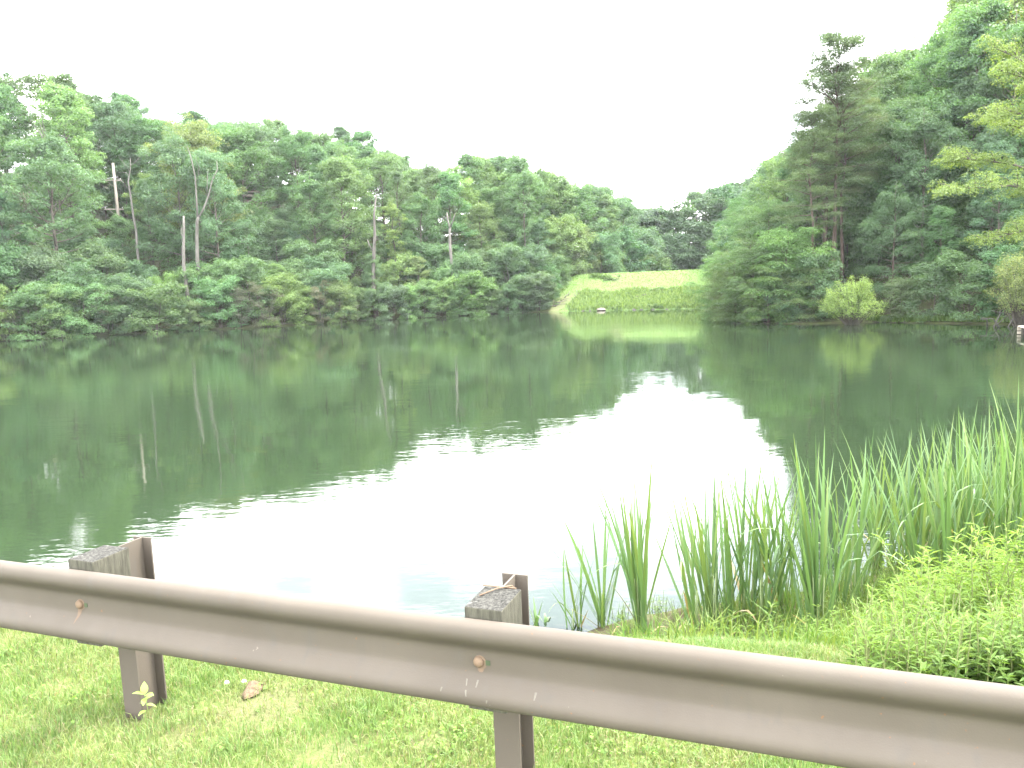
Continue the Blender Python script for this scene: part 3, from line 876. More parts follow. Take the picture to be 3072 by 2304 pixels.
# ---- utility poles and lines on the hillside
def utility_pole(x, y, ztop, hidden=False):
    z0 = tz(x, y)
    o = empty('utility_pole', (x, y, z0))
    Hh = ztop - z0
    a = np.array([.93, .36, 0]); 
    mb = MB(); mb.tube([(0, 0, -.5), (0, 0, Hh * .5), (0, 0, Hh)], [.24, .21, .17], 10); link('pole', mb.mesh('pole', POLEWOOD, True), o)
    for zz_, w in ((Hh - 2.3, 2.6), (Hh - 6.2, 2.4)):
        mb = MB(); mb.box((-.35, -.24, zz_), (w, .12, .16), (a, np.array([-.36, .93, 0]), np.array([0, 0, 1.]))); ca_ = link('crossarm', mb.mesh('crossarm', POLEWOOD), o)
        for s in (-1, 1):
            mb = MB(); mb.tube([np.array([-.35, -.32, zz_]) + a * s * w * .3, (0, -.22, zz_ - .9)], [.025, .025], 4); link('brace', mb.mesh('brace', POLEWOOD), ca_)
            mb = MB(); c = np.array([-.35, -.24, zz_ + .08]) + a * s * w * .44
            mb.tube([c, c + [0, 0, .08], c + [0, 0, .1], c + [0, 0, .2]], [.03, .03, .07, .04], 8); link('insulator', mb.mesh('insulator', simple_material('porcelain', (.35, .34, .33), .3)), ca_)
    return o, Hh + z0
pxx, pyy = gpos(114.5, 180, 110)
zt = at_y(114, 163, 110)[2]
po, _ = utility_pole(pxx, pyy, zt)
tag(po, 'weathered utility pole with two crossarms among the hillside trees', 'utility pole')
x2, y2 = pxx - 46, pyy - 12
zt2 = zt - 4.5
po2, _ = utility_pole(x2, y2, zt2)
tag(po2, 'weathered utility pole carrying the far end of the power lines', 'utility pole')
WIRE = simple_material('aluminium_wire', (.30, .30, .30), .5, .4)
for i, (zo_, off_, lab) in enumerate(((-2.1, -1.3, 'upper power line sagging from the top crossarm of the utility pole'), (-2.1, .6, 'upper power line on the inner end of the top crossarm'),
                                    (-6.0, -1.2, 'lower power line sagging from the second crossarm of the utility pole'))):
    mb = MB(); pts = []
    for t in np.linspace(0, 1, 17):
        pts.append((pxx + off_ + (x2 - pxx) * t, pyy - .24 + (y2 - pyy) * t, zt + zo_ + .2 + (zt2 - zt) * t - 3.4 * t * (1 - t)))
    mb.tube(pts, [.028] * 17, 5)
    tag(link('power_line', mb.mesh('power_line', WIRE, True)), lab, 'power line')

# ---- sandstone ledge on the hill
ROCK = bark_material('sandstone', (0.09, 0.072, 0.060), (0.17, 0.145, 0.125), scale=1.6, stretch=6.0)
rx, ry = gpos(253, 196, 116)
rz_ = at_y(253, 204, 116)[2]
ro = empty('rock_ledge', (rx, ry, rz_ - .6))
for i, (dx_, dz_, w, hh, dpt) in enumerate(((0, .1, 2.3, .55, 2.2), (.4, .62, 2.0, .32, 1.9), (-.3, .95, 1.6, .26, 1.7), (.7, 1.5, 1.5, .4, 1.6), (-.5, 1.75, 1.2, .35, 1.5), (.1, 2.3, 1.5, .3, 1.5), (-1.5, .2, .9, .5, 1.7))):
    mb = MB(); mb.box((dx_, dpt * .25, dz_), (w, dpt, hh), jit=.1)
    bevel(link('slab', mb.mesh('slab', ROCK), ro), .07)
mb = MB(); mb.box((0, 1.9, -.4), (2.2, 2.0, 3.6), jit=.3); link('rock_base', mb.mesh('rock_base', ROCK), ro)
tag(ro, 'pale layered sandstone ledge showing between hillside trees', 'rock ledge')

# ---- driftwood and stones at the dam
def stick(pts, r0, label, cat='driftwood', name='driftwood', mat=None):
    mb = MB(); n = len(pts)
    c = np.array(pts[0], float)
    o = link(name, None) if False else None
    mb.tube([np.array(p, float) - c for p in pts], list(np.linspace(r0, r0 * .35, n)), 6)
    o = link(name, mb.mesh(name, mat or DEADWOOD, True)); o.location = c
    tag(o, label, cat)
    return o
def dampt(u, v, h=0.0):
    p = DAM_A + DAM_U * u + DAM_N * v
    return np.array([p[0], p[1], tz(*p) + h])
for i in range(9):
    u_ = random.uniform(-2.6, 1.2); v_ = random.uniform(1.0, 5.5); a_ = random.uniform(0, 3.1); l_ = random.uniform(.9, 2.2)
    p0 = dampt(u_, v_, .06); p1 = dampt(u_ + math.cos(a_) * l_, v_ + math.sin(a_) * l_, .12); pm = (p0 + p1) / 2 + np.array([0, 0, .08])
    o = stick([p0, pm, p1], random.uniform(.04, .09), 'bleached stick lying on the bare earth at the end of the dam')
    o['group'] = 'sticks on the bare end of the dam'
p0 = dampt(9.3, 3.4, .12); p1 = dampt(12.2, 5.0, .15)
stick([p0, (p0 + p1) / 2 + np.array([0, 0, .1]), p1], .13, 'grey drift log stranded halfway down the grassy dam', name='drift_log')
def stone(x, y, z, w, label, seed, mat=None, cat='stone', name='stone'):
    r = np.random.default_rng(seed)
    import bmesh
    bm = bmesh.new(); bmesh.ops.create_icosphere(bm, subdivisions=2, radius=.5)
    ph = r.uniform(0, 6, 6)
    for v in bm.verts:
        n_ = v.co.normalized(); k = 1 + .16 * math.sin(3 * n_.x + ph[0]) + .14 * math.sin(4 * n_.y + ph[1]) + .12 * math.sin(5 * n_.z + ph[2])
        v.co = Vector((n_.x * k * w[0] * .5, n_.y * k * w[1] * .5, n_.z * k * w[2] * .5))
    me_ = bpy.data.meshes.new(name); bm.to_mesh(me_); bm.free()
    me_.materials.append(mat or ROCK)
    o = link(name, me_); o.location = (x, y, z); o.rotation_euler = (0, 0, r.uniform(0, 6))
    if label: tag(o, label, cat)
    return o
p = dampt(6.0, .25); stone(p[0], p[1], .12, (2.0, 1.0, .6), 'pale flat rock at the waterline of the dam', 1)
for i, (u_, w_) in enumerate(((10.6, .7), (11.6, .5), (13.2, .6), (3.4, .5), (4.4, .45), (15, .5))):
    p = dampt(u_, .15); o = stone(p[0], p[1], .02, (w_ * 1.0, w_ * .8, w_ * .4), 'small stone along the waterline of the dam', 20 + i, BARK_PALE); o['group'] = 'stones along the dam waterline'

# ---- tangled dead branches on the bank behind the dock
for i in range(7):
    b = at_y(random.uniform(985, 1022), 318, random.uniform(50.5, 52.5)); b[2] = max(.05, tz(b[0], b[1]))
    a_ = random.uniform(0, 6.28); l_ = random.uniform(1.4, 2.8)
    e = b + np.array([math.cos(a_) * l_ * .8, math.sin(a_) * l_ * .4, l_ * random.uniform(.25, .7)])
    o = stick([b - np.array([0, 0, .05]), b + (e - b) * .4 + np.array([.1, 0, .25]), b + (e - b) * .75 + np.array([-.1, .1, .1]), e], random.uniform(.03, .06), 'bare grey fallen branch tangled at the water edge behind the dock', 'branch', 'fallen_branch', BARK_PALE)
    o['group'] = 'fallen branches behind the dock'

# ---- wooden dock, mostly outside the frame
DOCK = simple_material('sunbleached_timber', (.36, .31, .25), .85, vary=.3, scale=5)
dq = at_z(1025.0, 336.8, 0.0)
dd_ = np.array([.93, -.36]); dn = np.array([.36, .93])
do = empty('dock', (dq[0], dq[1], 0), 0)
A3 = (np.array([*dd_, 0]), np.array([*dn, 0]), np.array([0, 0, 1.]))
for i in range(26):
    mb = MB(); c = np.array([*(dd_ * (i * .30 + .15)), .47]) + A3[1] * .9; mb.box((0, 0, 0), (.27, 1.9, .05), A3)
    if i == 0: pm_ = mb.mesh('plank', DOCK)
    k = link('plank', pm_, do); k.location = c
for zz_, hh in ((.33, .20), (.10, .14)):
    mb = MB(); mb.box(np.array([*(dd_ * 3.9), zz_]) + A3[1] * -.02, (7.8, .06, hh), A3); link('fascia_board', mb.mesh('fascia', DOCK), do)
    mb = MB(); mb.box(np.array([*(dd_ * 3.9), zz_]) + A3[1] * 1.82, (7.8, .06, hh), A3); link('fascia_board', mb.mesh('fascia', DOCK), do)
for i in (0, 1, 2):
    for s in (.15, 1.65):
        mb = MB(); q = np.array([*(dd_ * (.25 + 3.4 * i)), 0]) + A3[1] * s; mb.tube([q + [0, 0, -2.2], q + [0, 0, .43]], [.09, .09], 8); link('post', mb.mesh('dock_post', BARK), do)
tag(do, 'weathered timber dock reaching into the pond from the wooded bank', 'dock')

# ---- labels for the woods: look first, then the nearest thing one can find
ZONE = {'overhanging the water along the wooded far shore': ('at the water of the far shore', 'shrubs and small trees at the water of the far shore'),
        'behind the shoreline shrubs on the wooded far shore': ('behind the far shoreline shrubs', 'small trees behind the far shoreline shrubs'),
        'on the wooded slope across the pond': ('on the slope across the pond', 'trees on the slope across the pond'),
        'in the undergrowth of the slope across the pond': ('in the undergrowth across the pond', 'small trees in the undergrowth across the pond'),
        'high on the wooded hill across the pond': ('high on the hill across the pond', 'trees high on the hill across the pond'),
        'at the foot of the wood beyond the grassy dam': ('at the wood edge beyond the dam', 'trees at the wood edge beyond the dam'),
        'in the wood beyond the grassy dam': ('in the wood beyond the dam', 'trees in the wood beyond the dam'),
        'on the distant dark wooded ridge': ('on the dark distant ridge', 'trees on the dark distant ridge'),
        'overhanging the water along the shore of the pines': ('at the water of the pine shore', 'plants at the water of the pine shore'),
        'behind the shore shrubs below the pines': ('behind the shrubs of the pine shore', 'small trees behind the shrubs of the pine shore'),
        'in the undergrowth of the bank of the pines': ('in the undergrowth of the pine bank', 'small trees in the undergrowth of the pine bank'),
        'on the steep wooded bank of the pines': ('on the bank of the pines', 'trees on the bank of the pines'),
        'high on the steep wooded bank of the pines': ('high on the bank of the pines', 'trees high on the bank of the pines'),
        'on the wooded valley side beyond the grassy dam': ('on the valley side past the dam', 'trees on the valley side past the dam'),
        'on the point of the shore below the tall pines': ('on the point below the tall pines', 'conifers on the point below the tall pines')}
SETS = {}; LABG = {}
for (o, kind, x, y, h, colr, where, cat, noun, label, group) in TREES:
    if label is not None:
        tag(o, label, cat, group); continue
    near = None
    for (ph, lx, ly, reach) in LAND:
        dd = math.hypot(x - lx, y - ly)
        if dd < reach and (near is None or dd < near[0]): near = (dd, ph)
    zn_, gp_ = ZONE[where]
    if kind in ('shrub', 'greyshrub'): size = 'low' if h < 4.6 else 'high' if h > 6 else ''
    elif kind == 'layered': size = 'low' if h < 5 else ''
    else: size = 'very tall' if h > 20 else 'tall' if h > 16 else 'small' if h < 8 else ''
    cw = '' if colr == C_GREY else colour_word(colr)
    loc = (near[1] + (', at the water' if 'at the water' in zn_ else ', uphill' if 'high' in zn_ else ', in the undergrowth' if 'undergrowth' in zn_ else ', behind shrubs' if 'behind' in zn_ else ', beyond the dam' if ('dam' in zn_ and 'dam' not in near[1]) else '')) if near else zn_
    SETS.setdefault((cat, gp_, ' '.join(w for w in (size, cw, noun) if w), loc), []).append((h, o))
for (cat, gp_, look, loc), lst in SETS.items():
    lst.sort(key=lambda q: -q[0])
    for i, (h, o) in enumerate(lst):
        extra = ''
        if len(lst) >= 2:
            if i == 0 and lst[0][0] > lst[1][0] * 1.02: extra = 'tallest '
            elif i == len(lst) - 1 and lst[-1][0] < lst[-2][0] * .98: extra = 'shortest '
        lk = look
        if extra:
            for p_ in ('very tall ', 'tall ', 'small ', 'low ', 'high '):
                if lk.startswith(p_) and not lk.startswith('small tree'): lk = lk[len(p_):]; break
        lab = extra + lk + ' ' + loc
        if len(lab.split()) > 16: lab = ' '.join(lab.replace('broadleaf ', '').replace('with drooping boughs ', '').replace('with layered boughs ', '').split())
        tag(o, lab, cat, LABG.setdefault(lab, gp_))

# ================================================================== dam vegetation (stuff)
def blades(name, B, H, W, lean, colr, var, label=None, cat=None, mat=None, seg2=True, yaw=None):
    """grass blades as bent tapering strips: B base points (n,3)"""
    n = len(B)
    r = np.random.default_rng(abs(hash(name)) % 1 + 17)
    th = r.uniform(0, 6.28, n) if yaw is None else yaw
    wdir = np.stack([np.cos(th), np.sin(th), np.zeros(n)], 1)
    la = r.uniform(0, 6.28, n); ld = np.stack([np.cos(la), np.sin(la), np.zeros(n)], 1) * (lean * H)[:, None]
    up = np.array([0, 0, 1.0])
    V = np.empty((n, 5, 3), np.float32)
    V[:, 0] = B - wdir * (W * .5)[:, None]
    V[:, 1] = B + wdir * (W * .5)[:, None]
    m = B + up * (H * .6)[:, None] + ld * .35
    V[:, 2] = m + wdir * (W * .42)[:, None]
    V[:, 3] = m - wdir * (W * .42)[:, None]
    V[:, 4] = B + up * (H * np.sqrt(np.clip(1 - (lean * .8) ** 2, .1, 1)))[:, None] + ld
    b = np.arange(n) * 5
    q = np.stack([b, b + 1, b + 2, b, b + 2, b + 3, b + 3, b + 2, b + 4], 1).reshape(-1, 3)
    me_ = np_mesh(name, V.reshape(-1, 3), q, mat or BLADE, var=np.repeat(var, 3))
    o = link(name, me_); o.color = (*colr, 1)
    tag(o, label, cat, kind='stuff')
    return o
r = np.random.default_rng(3)
n = 26000
u_ = r.uniform(-3, 24.5, n); v_ = r.uniform(.1, 13.5, n)
low = (v_ < 6.2 + .5 * np.sin(u_ * .9)) & (np.abs(u_ + 1.2) > 2.0 + .5 * np.sin(v_ * 3))
keep = low | (r.uniform(0, 1, n) < .45)
keep &= ~((np.abs(u_ + 1.6 - .12 * v_) < 1.3) & (v_ < 5.5))
u_, v_, low = u_[keep], v_[keep], low[keep]
B = np.column_stack([DAM_A + u_[:, None] * DAM_U + v_[:, None] * DAM_N, np.zeros(len(u_))]); B[:, 2] = terrain(B[:, :2]) - .02
Hh = np.where(low, r.uniform(.25, .75, len(u_)), r.uniform(.06, .16, len(u_)))
blades('dam_weeds', B, Hh, np.where(low, .16, .10) * r.uniform(.6, 1.3, len(u_)), r.uniform(.1, .6, len(u_)), (0.118, 0.182, 0.056), r.uniform(0, 1, len(u_)),
       'bright green weeds and grass covering the face of the dam', 'grass')
# leafy clumps along its foot and top left
C, O = [], []
for (uu_, vv_, n_, s_) in ((13.0, .4, 16, .9), (14.2, .5, 10, .7), (17.6, .6, 10, .8), (8.2, .3, 8, .5), (20.5, .7, 18, 1.2), (22, 1.2, 20, 1.5), (2.2, 10.8, 16, 1.3), (3.6, 10.2, 12, 1.0), (.8, 11.4, 14, 1.2), (10.5, 5, 12, 1.3), (12.0, 5.5, 14, 1.4), (14, 5.2, 12, 1.5), (19, 5.5, 8, .9), (9, 4.6, 10, 1.4)):
    for k in range(n_):
        p = dampt(uu_ + r.normal(0, s_ * .6), vv_ + abs(r.normal(0, s_ * .35)), r.uniform(.1, .55) * min(1, s_)); C.append(p); O.append(np.zeros(3))
A = sprays(r, np.array(C), np.array(O), .42, 30, .22, .6, .5, .2)
o = link('dam_undergrowth', leaves_to_mesh('dam_undergrowth', *A, LEAF)); o.color = (0.075, 0.135, 0.035, 1)
tag(o, 'leafy dark green undergrowth in patches on the dam', 'undergrowth', kind='stuff')
# grass shelf along the right shore
n = 5000
t_ = r.uniform(0, 1, n)
pa, pb = np.array([27.5, 60.6]), np.array([34.6, 51.6])
B = pa + (pb - pa) * t_[:, None] + r.uniform(0.1, 1.6, n)[:, None] * np.array([.78, .62])
B = np.column_stack([B, terrain(B)])
blades('bank_grass', B, r.uniform(.2, .5, n), r.uniform(.03, .07, n), r.uniform(.1, .6, n), (0.070, 0.120, 0.030), r.uniform(0, 1, n), 'rough grass on the narrow bank behind the willow bush', 'grass')

# ================================================================== guardrail
RU = np.array([0.93612, -0.35169, 0]); RN = np.array([0.35169, 0.93612, 0]); RZ = np.array([0, 0, 1.0])   # along the rail, away from the road, up
B2 = np.array([-0.149, 2.519, 0.0])            # foot of the second bolt
def rail_material():
    m, t, out = new_mat('brown_rail_paint')
    tcn = N(t, 'ShaderNodeTexCoord')
    def noise(scale, detail=5.0, sc=(1, 1, 1), rough=.55):
        mp = N(t, 'ShaderNodeMapping'); mp.inputs['Scale'].default_value = sc
        L(t, tcn, 'Object', mp, 0)
        n = N(t, 'ShaderNodeTexNoise', i_Scale=scale, i_Detail=detail, i_Roughness=rough); L(t, mp, 0, n, 'Vector'); return n
    def remap(n, a, b, o='Fac'):
        r = N(t, 'ShaderNodeMapRange', clamp=True, i_1=a, i_2=b); L(t, n, o, r, 0); return r
    def mixcol(f, a, b):
        x = N(t, 'ShaderNodeMix', data_type='RGBA'); L(t, f, 0, x, 0)
        for k, q in ((6, a), (7, b)):
            if isinstance(q, tuple): x.inputs[k].default_value = (*q, 1)
            else: L(t, q, 2, x, k)
        return x
    c = mixcol(remap(noise(2.2), .3, .7), (0.0550, 0.0445, 0.0335), (0.0710, 0.0585, 0.0450))
    c = mixcol(remap(noise(14.0, 6, (1, 1, .25)), .56, .78), c, (0.0581, 0.0502, 0.0414))      # dull dust streaks
    c = mixcol(remap(noise(55.0, 2), .735, .76), c, (0.11, 0.055, 0.026))                  # rust specks
    c = mixcol(remap(noise(31.0, 3), .765, .78), c, (0.12, 0.105, 0.085))                    # droppings
    p = N(t, 'ShaderNodeBsdfPrincipled', i_Roughness=0.52)
    p.inputs['Specular IOR Level'].default_value = 0.4
    rr = N(t, 'ShaderNodeMapRange', i_3=.64, i_4=.88); L(t, noise(9.0), 'Fac', rr, 0); L(t, rr, 0, p, 'Roughness')
    bp = N(t, 'ShaderNodeBump', i_Strength=.25, i_Distance=.002); L(t, noise(180.0, 3), 'Fac', bp, 'Height'); L(t, bp, 0, p, 'Normal')
    L(t, c, 2, p, 'Base Color'); L(t, p, 0, out, 0)
    return m
RAILM = rail_material()
RUST = simple_material('rusted_bolt', (.12, .08, .05), .8, .2, vary=.4, scale=60)
RUSTST = simple_material('rust_stain', (.10, .066, .042), .8, 0, vary=.35, scale=45)
def old_wood():
    m, t, out = new_mat('weathered_block_wood')
    tcn = N(t, 'ShaderNodeTexCoord')
    mp = N(t, 'ShaderNodeMapping'); mp.inputs['Scale'].default_value = (1, 1, .12); L(t, tcn, 'Object', mp, 0)
    g = N(t, 'ShaderNodeTexNoise', i_Scale=60.0, i_Detail=6.0, i_Roughness=.7); L(t, mp, 0, g, 'Vector')
    b = N(t, 'ShaderNodeTexNoise', i_Scale=16.0, i_Detail=4.0); L(t, tcn, 'Object', b, 'Vector')
    geo = N(t, 'ShaderNodeNewGeometry'); sp = N(t, 'ShaderNodeSeparateXYZ'); L(t, geo, 'True Normal', sp, 0)
    def mixcol(f, fo, a, b_):
        x = N(t, 'ShaderNodeMix', data_type='RGBA'); L(t, f, fo, x, 0)
        for k, q in ((6, a), (7, b_)):
            if isinstance(q, tuple): x.inputs[k].default_value = (*q, 1)
            else: L(t, q, 2, x, k)
        return x
    r1 = N(t, 'ShaderNodeMapRange', clamp=True, i_1=.35, i_2=.65); L(t, g, 'Fac', r1, 0)
    side = mixcol(r1, 0, (0.0352, 0.0334, 0.0255), (0.0774, 0.0739, 0.0563))
    w = N(t, 'ShaderNodeTexNoise', i_Scale=95.0, i_Detail=4.0, i_Roughness=.7); L(t, tcn, 'Object', w, 'Vector')
    r2 = N(t, 'ShaderNodeMapRange', clamp=True, i_1=.4, i_2=.62); L(t, w, 'Fac', r2, 0)
    end = mixcol(r2, 0, (0.015, 0.0145, 0.0125), (0.058, 0.056, 0.049))
    r3 = N(t, 'ShaderNodeMapRange', clamp=True, i_1=.64, i_2=.70); L(t, b, 'Fac', r3, 0)
    end = mixcol(r3, 0, end, (0.15, 0.15, 0.135))                    # lichen
    isup = N(t, 'ShaderNodeMath', operation='GREATER_THAN', i_1=.7); L(t, sp, 'Z', isup, 0)
    c = mixcol(isup, 0, side, end)
    p = N(t, 'ShaderNodeBsdfPrincipled', i_Roughness=.95); p.inputs['Specular IOR Level'].default_value = .15
    bp = N(t, 'ShaderNodeBump', i_Strength=.9, i_Distance=.006); L(t, g, 'Fac', bp, 'Height'); L(t, bp, 0, p, 'Normal')
    L(t, c, 2, p, 'Base Color'); L(t, p, 0, out, 0)
    return m
BLOCKM = old_wood()
RC = 2.728
gz = tz(-.1, 2.75)
gr = empty('guardrail', (B2[0] + RN[0] * .3, B2[1] + RN[1] * .3, gz))
G0 = np.array(gr.location)
def W(s, n_, z):       # rail coordinates to the guardrail's own
    return B2 * np.array([1, 1, 0]) + RU * s + RN * n_ + RZ * z - G0
# W-beam section: (distance from the bolt plane towards the road, height from the middle)
key = [(.008, .156), (.024, .152), (.038, .141), (.045, .126), (.0465, .110), (.042, .094), (.032, .079), (.020, .065), (.009, .052), (.0025, .040), (.0003, .026), (0, .010)]
key = key + [(a, -b) for a, b in key[::-1]]
sec = []
for i in range(len(key) - 1):
    p0, p1, p2, p3 = key[max(i - 1, 0)], key[i], key[i + 1], key[min(i + 2, len(key) - 1)]
    for t in (0, .25, .5, .75):
        sec.append(tuple(.5 * (2 * p1[k] + (p2[k] - p0[k]) * t + (2 * p0[k] - 5 * p1[k] + 4 * p2[k] - p3[k]) * t * t + (3 * p1[k] - p0[k] - 3 * p2[k] + p3[k]) * t ** 3) for k in (0, 1)))
sec.append(key[-1])
V, Fc = [], []
ss = np.linspace(-6.6, 5.0, 60)
ns = len(sec)
for s in ss:
    for a, b in sec: V.append(W(s, -a, RC + b + .0015 * math.sin(s * 1.7)))
for i in range(len(ss) - 1):
    for k in range(ns - 1): Fc.append((i * ns + k, i * ns + k + 1, (i + 1) * ns + k + 1, (i + 1) * ns + k))
rail = link('rail', np_mesh('rail', V, np.array(Fc), RAILM, smooth=True), gr)
so = rail.modifiers.new('sheet', 'SOLIDIFY'); so.thickness = .0034; so.offset = -1.0
import bmesh
for bi, s in enumerate((-3.77, -1.828, 0.0, 1.905, 3.81)):
    base = W(s, 0, 0)
    px_, py_ = (B2 + RU * s + RN * .3)[:2]
    g_ = tz(px_, py_)
    # steel I-beam post
    mb = MB()
    top = 2.912; bot = g_ - .5; hz = (top + bot) / 2; hh = top - bot
    n0 = .196
    for dn_, (w, d_) in ((n0 + .004, (.102, .008)), (n0 + .148, (.102, .008))):
        mb.box(W(s + .012, dn_, hz), (w, d_, hh), (RU, RN, RZ))
    mb.box(W(s + .012, n0 + .076, hz), (.008, .135, hh - .001), (RU, RN, RZ))
    po_ = link('post', mb.mesh('post', RAILM), gr)
    bevel(po_, .0012, 2)
    # wood block between rail and post
    mb = MB(); mb.box((0, 0, 0), (.140, .188, .372), (RU, RN, RZ), jit=.0025)
    bo = link('spacer_block', mb.mesh('spacer_block', BLOCKM), gr)
    bo.location = tuple(W(s + .022, .098, 2.737 - .004))
    bevel(bo, .004, 2)
    # button-head bolt with its slot
    mb = MB(); c = W(s, 0, RC)
    mb.tube([c + RN * .004, c - RN * .004, c - RN * .010, c - RN * .014, c - RN * .0158], [.019, .0195, .0165, .0105, .002], 16)
    bt = link('bolt', mb.mesh('bolt', RUST, True), gr)
    mb = MB(); mb.tube([c + RU * (.004) + RN * .002 , c + RU * .004 - RN * .0012], [.0235, .0235], 18); link('washer_ring', mb.mesh('washer_ring', RUSTST), bt)
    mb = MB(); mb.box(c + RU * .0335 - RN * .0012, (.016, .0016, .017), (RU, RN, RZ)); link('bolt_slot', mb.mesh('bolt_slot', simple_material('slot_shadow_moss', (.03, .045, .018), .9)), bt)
# rust run below the first bolt, droppings below the second: thin films on the paint
mb = MB()
def film(s, z0, z1, w0, w1, lean, mat, name):
    """a stain that follows the sheet's own section"""
    def depth(zz):
        zs = [q[1] for q in sec][::-1]; ds = [q[0] for q in sec][::-1]
        return float(np.interp(zz, zs, ds))
    V, F_ = [], []
    n_ = 10
    for i in range(n_ + 1):
        t = i / n_; zz = z0 + (z1 - z0) * t; w_ = w0 + (w1 - w0) * t; cs = s + lean * t
        for sg in (-1, 1): V.append(W(cs + sg * w_ / 2 * random.uniform(.75, 1.2), -depth(zz) - .0012, RC + zz))
    for i in range(n_): F_.append((2 * i, 2 * i + 1, 2 * i + 3, 2 * i + 2))
    return link(name, np_mesh(name, V, np.array(F_), mat, smooth=True), gr)
film(-1.826, -.012, -.075, .030, .003, -.016, RUSTST, 'rust_run')
film(0.006, -.012, -.036, .040, .012, 0.0, RUSTST, 'rust_run')
DROP = simple_material('dried_droppings', (.105, .094, .076), .9, vary=.3, scale=80)
rr = random.Random(4)
for i in range(9):
    s = rr.uniform(-.16, .24); zz = rr.uniform(-.15, -.05); w_ = rr.uniform(.003, .009)
    film(s, zz, zz - w_ * rr.uniform(.8, 3.0), w_, w_ * .6, rr.uniform(-.004, .004), DROP, 'dropping')
# bent rusty rod over the second post
mb = MB()
mb.tube([W(-.03, .10, 2.921), W(.01, .165, 2.925), W(.055, .19, 2.93), W(.06, .205, 2.918)], [.0026] * 4, 8)
mb.tube([W(-.052, .185, 2.9225), W(.075, .188, 2.9225)], [.0026] * 2, 8)
link('rod', mb.mesh('rod', RUST, True), gr)
tag(gr, 'brown steel guardrail on short posts with weathered wood blocks above the pond', 'guardrail')

# ================================================================== lawn
def scatter(n, x0, x1, y0, y1, r): return np.column_stack([r.uniform(x0, x1, n), r.uniform(y0, y1, n)])
r = np.random.default_rng(8)
dn1, dn2 = rng.uniform(0, 6, 20), rng.uniform(0, 6, 20)
def patch(P_, wl):
    s = 0
    for i in range(9):
        k = 6.28 / (wl * (.5 + .14 * i)); s = s + np.sin(k * (P_[:, 0] * math.cos(dn1[i]) + P_[:, 1] * math.sin(dn1[i])) + dn2[i])
    return s / 9
SP = [(at_z(a, b, 2.08), c) for a, b, c in ((265, 715, .22), (140, 727, .06), (180, 744, .10), (430, 745, .10), (20, 735, .11), (330, 760, .15), (60, 690, .10))]
def thin(P_, r):
    k = np.ones(len(P_))
    for q, rd in SP:
        k = np.minimum(k, .35 + .65 * sstep(rd * .5, rd * 1.5, np.hypot(P_[:, 0] - q[0], (P_[:, 1] - q[1]) * 1.25)))
    return r.uniform(0, 1, len(P_)) < k * (.72 + .5 * patch(P_, .5))
Pn = np.vstack([scatter(195000, -3.5, 1.6, 1.7, 4.9, r), scatter(60000, -7, 6, -.6, 8.5, r), scatter(60000, .2, 5.2, 2.6, 7.0, r)])
dpn = sdist(Pn, POND)
Pn = Pn[thin(Pn, r) & (dpn > .9)]
# nothing grows through the posts
Pp = (Pn - B2[:2]); sA = Pp @ RU[:2]; nA = Pp @ RN[:2]
inpost = np.zeros(len(Pn), bool)
for s in (-3.77, -1.828, 0, 1.905, 3.81): inpost |= (np.abs(sA - s - .012) < .055) & (nA > .19) & (nA < .355)
Pn = Pn[~inpost]
zn = terrain(Pn)
pt = patch(Pn, .9); pf = patch(Pn, .22)
dry = r.uniform(0, 1, len(Pn)) < np.clip(.20 + .35 * pf - .15 * pt, .06, .6)
Bn = np.column_stack([Pn, zn - .004])
H_ = np.clip(.052 + .020 * pt + .012 * pf, .02, .11) * r.uniform(.5, 1.4, len(Pn))
g = ~dry
yw = r.uniform(0, 1, len(Pn))
grp = (pt + r.normal(0, .25, len(Pn))) > .05
# coarser turf out to the sides
Po = np.vstack([scatter(26000, -13, -3.4, .4, 9.6, r), scatter(24000, 3.2, 14, .2, 12, r)])
Po = Po[sdist(Po, POND) > .5]; ko = len(Po)
blades('lawn_grass', np.column_stack([Po, terrain(Po) - .004]), r.uniform(.05, .12, ko), r.uniform(.008, .016, ko), r.uniform(.15, .8, ko), (0.100, 0.172, 0.044), r.uniform(0, 1, ko), 'coarse green grass along the verge at both ends of the guardrail', 'grass')
for nm, msk, colr, lean, ws, lab in (('lawn_grass', g & grp, (0.1050, 0.1720, 0.0540), (.15, .75), 1.0, 'bright green mown grass of the lawn under the guardrail'),
                                ('lawn_grass', g & ~grp, (0.1420, 0.1860, 0.0680), (.2, .85), 1.0, 'yellow-green mown grass mixed into the lawn under the guardrail'),
                                ('lawn_thatch', dry, (0.1980, 0.1742, 0.1012), (.5, 1.1), .8, 'dry straw-coloured blades scattered through the lawn')):
    k = int(msk.sum())
    blades(nm, Bn[msk], H_[msk] * (1 if lean[0] < .5 else .8), r.uniform(.0022, .0048, k) * ws, r.uniform(*lean, k), colr, yw[msk], lab, 'grass')
# clover and broad-leaved rosettes low in the lawn
C, O = [], []
for (u0, v0, n_, s_) in ((455, 748, 70, .22), (400, 740, 40, .2), (610, 750, 50, .25), (80, 700, 50, .25), (30, 660, 30, .2), (300, 690, 25, .25), (660, 760, 40, .2), (200, 755, 30, .25)):
    q = at_z(u0, v0, 2.08)
    for k in range(n_):
        x_, y_ = q[0] + r.normal(0, s_ * .6), q[1] + r.normal(0, s_ * .5); C.append((x_, y_, tz(x_, y_) + r.uniform(.012, .045))); O.append(np.zeros(3))
A = sprays(r, np.array(C), np.array(O), .018, 4, .017, .85, .2, .12, nz=.3)
o = link('clover', leaves_to_mesh('clover', *A, BLADE)); o.color = (0.12, 0.20, 0.045, 1)
tag(o, 'patches of small round clover leaves low in the lawn', 'clover', kind='stuff')
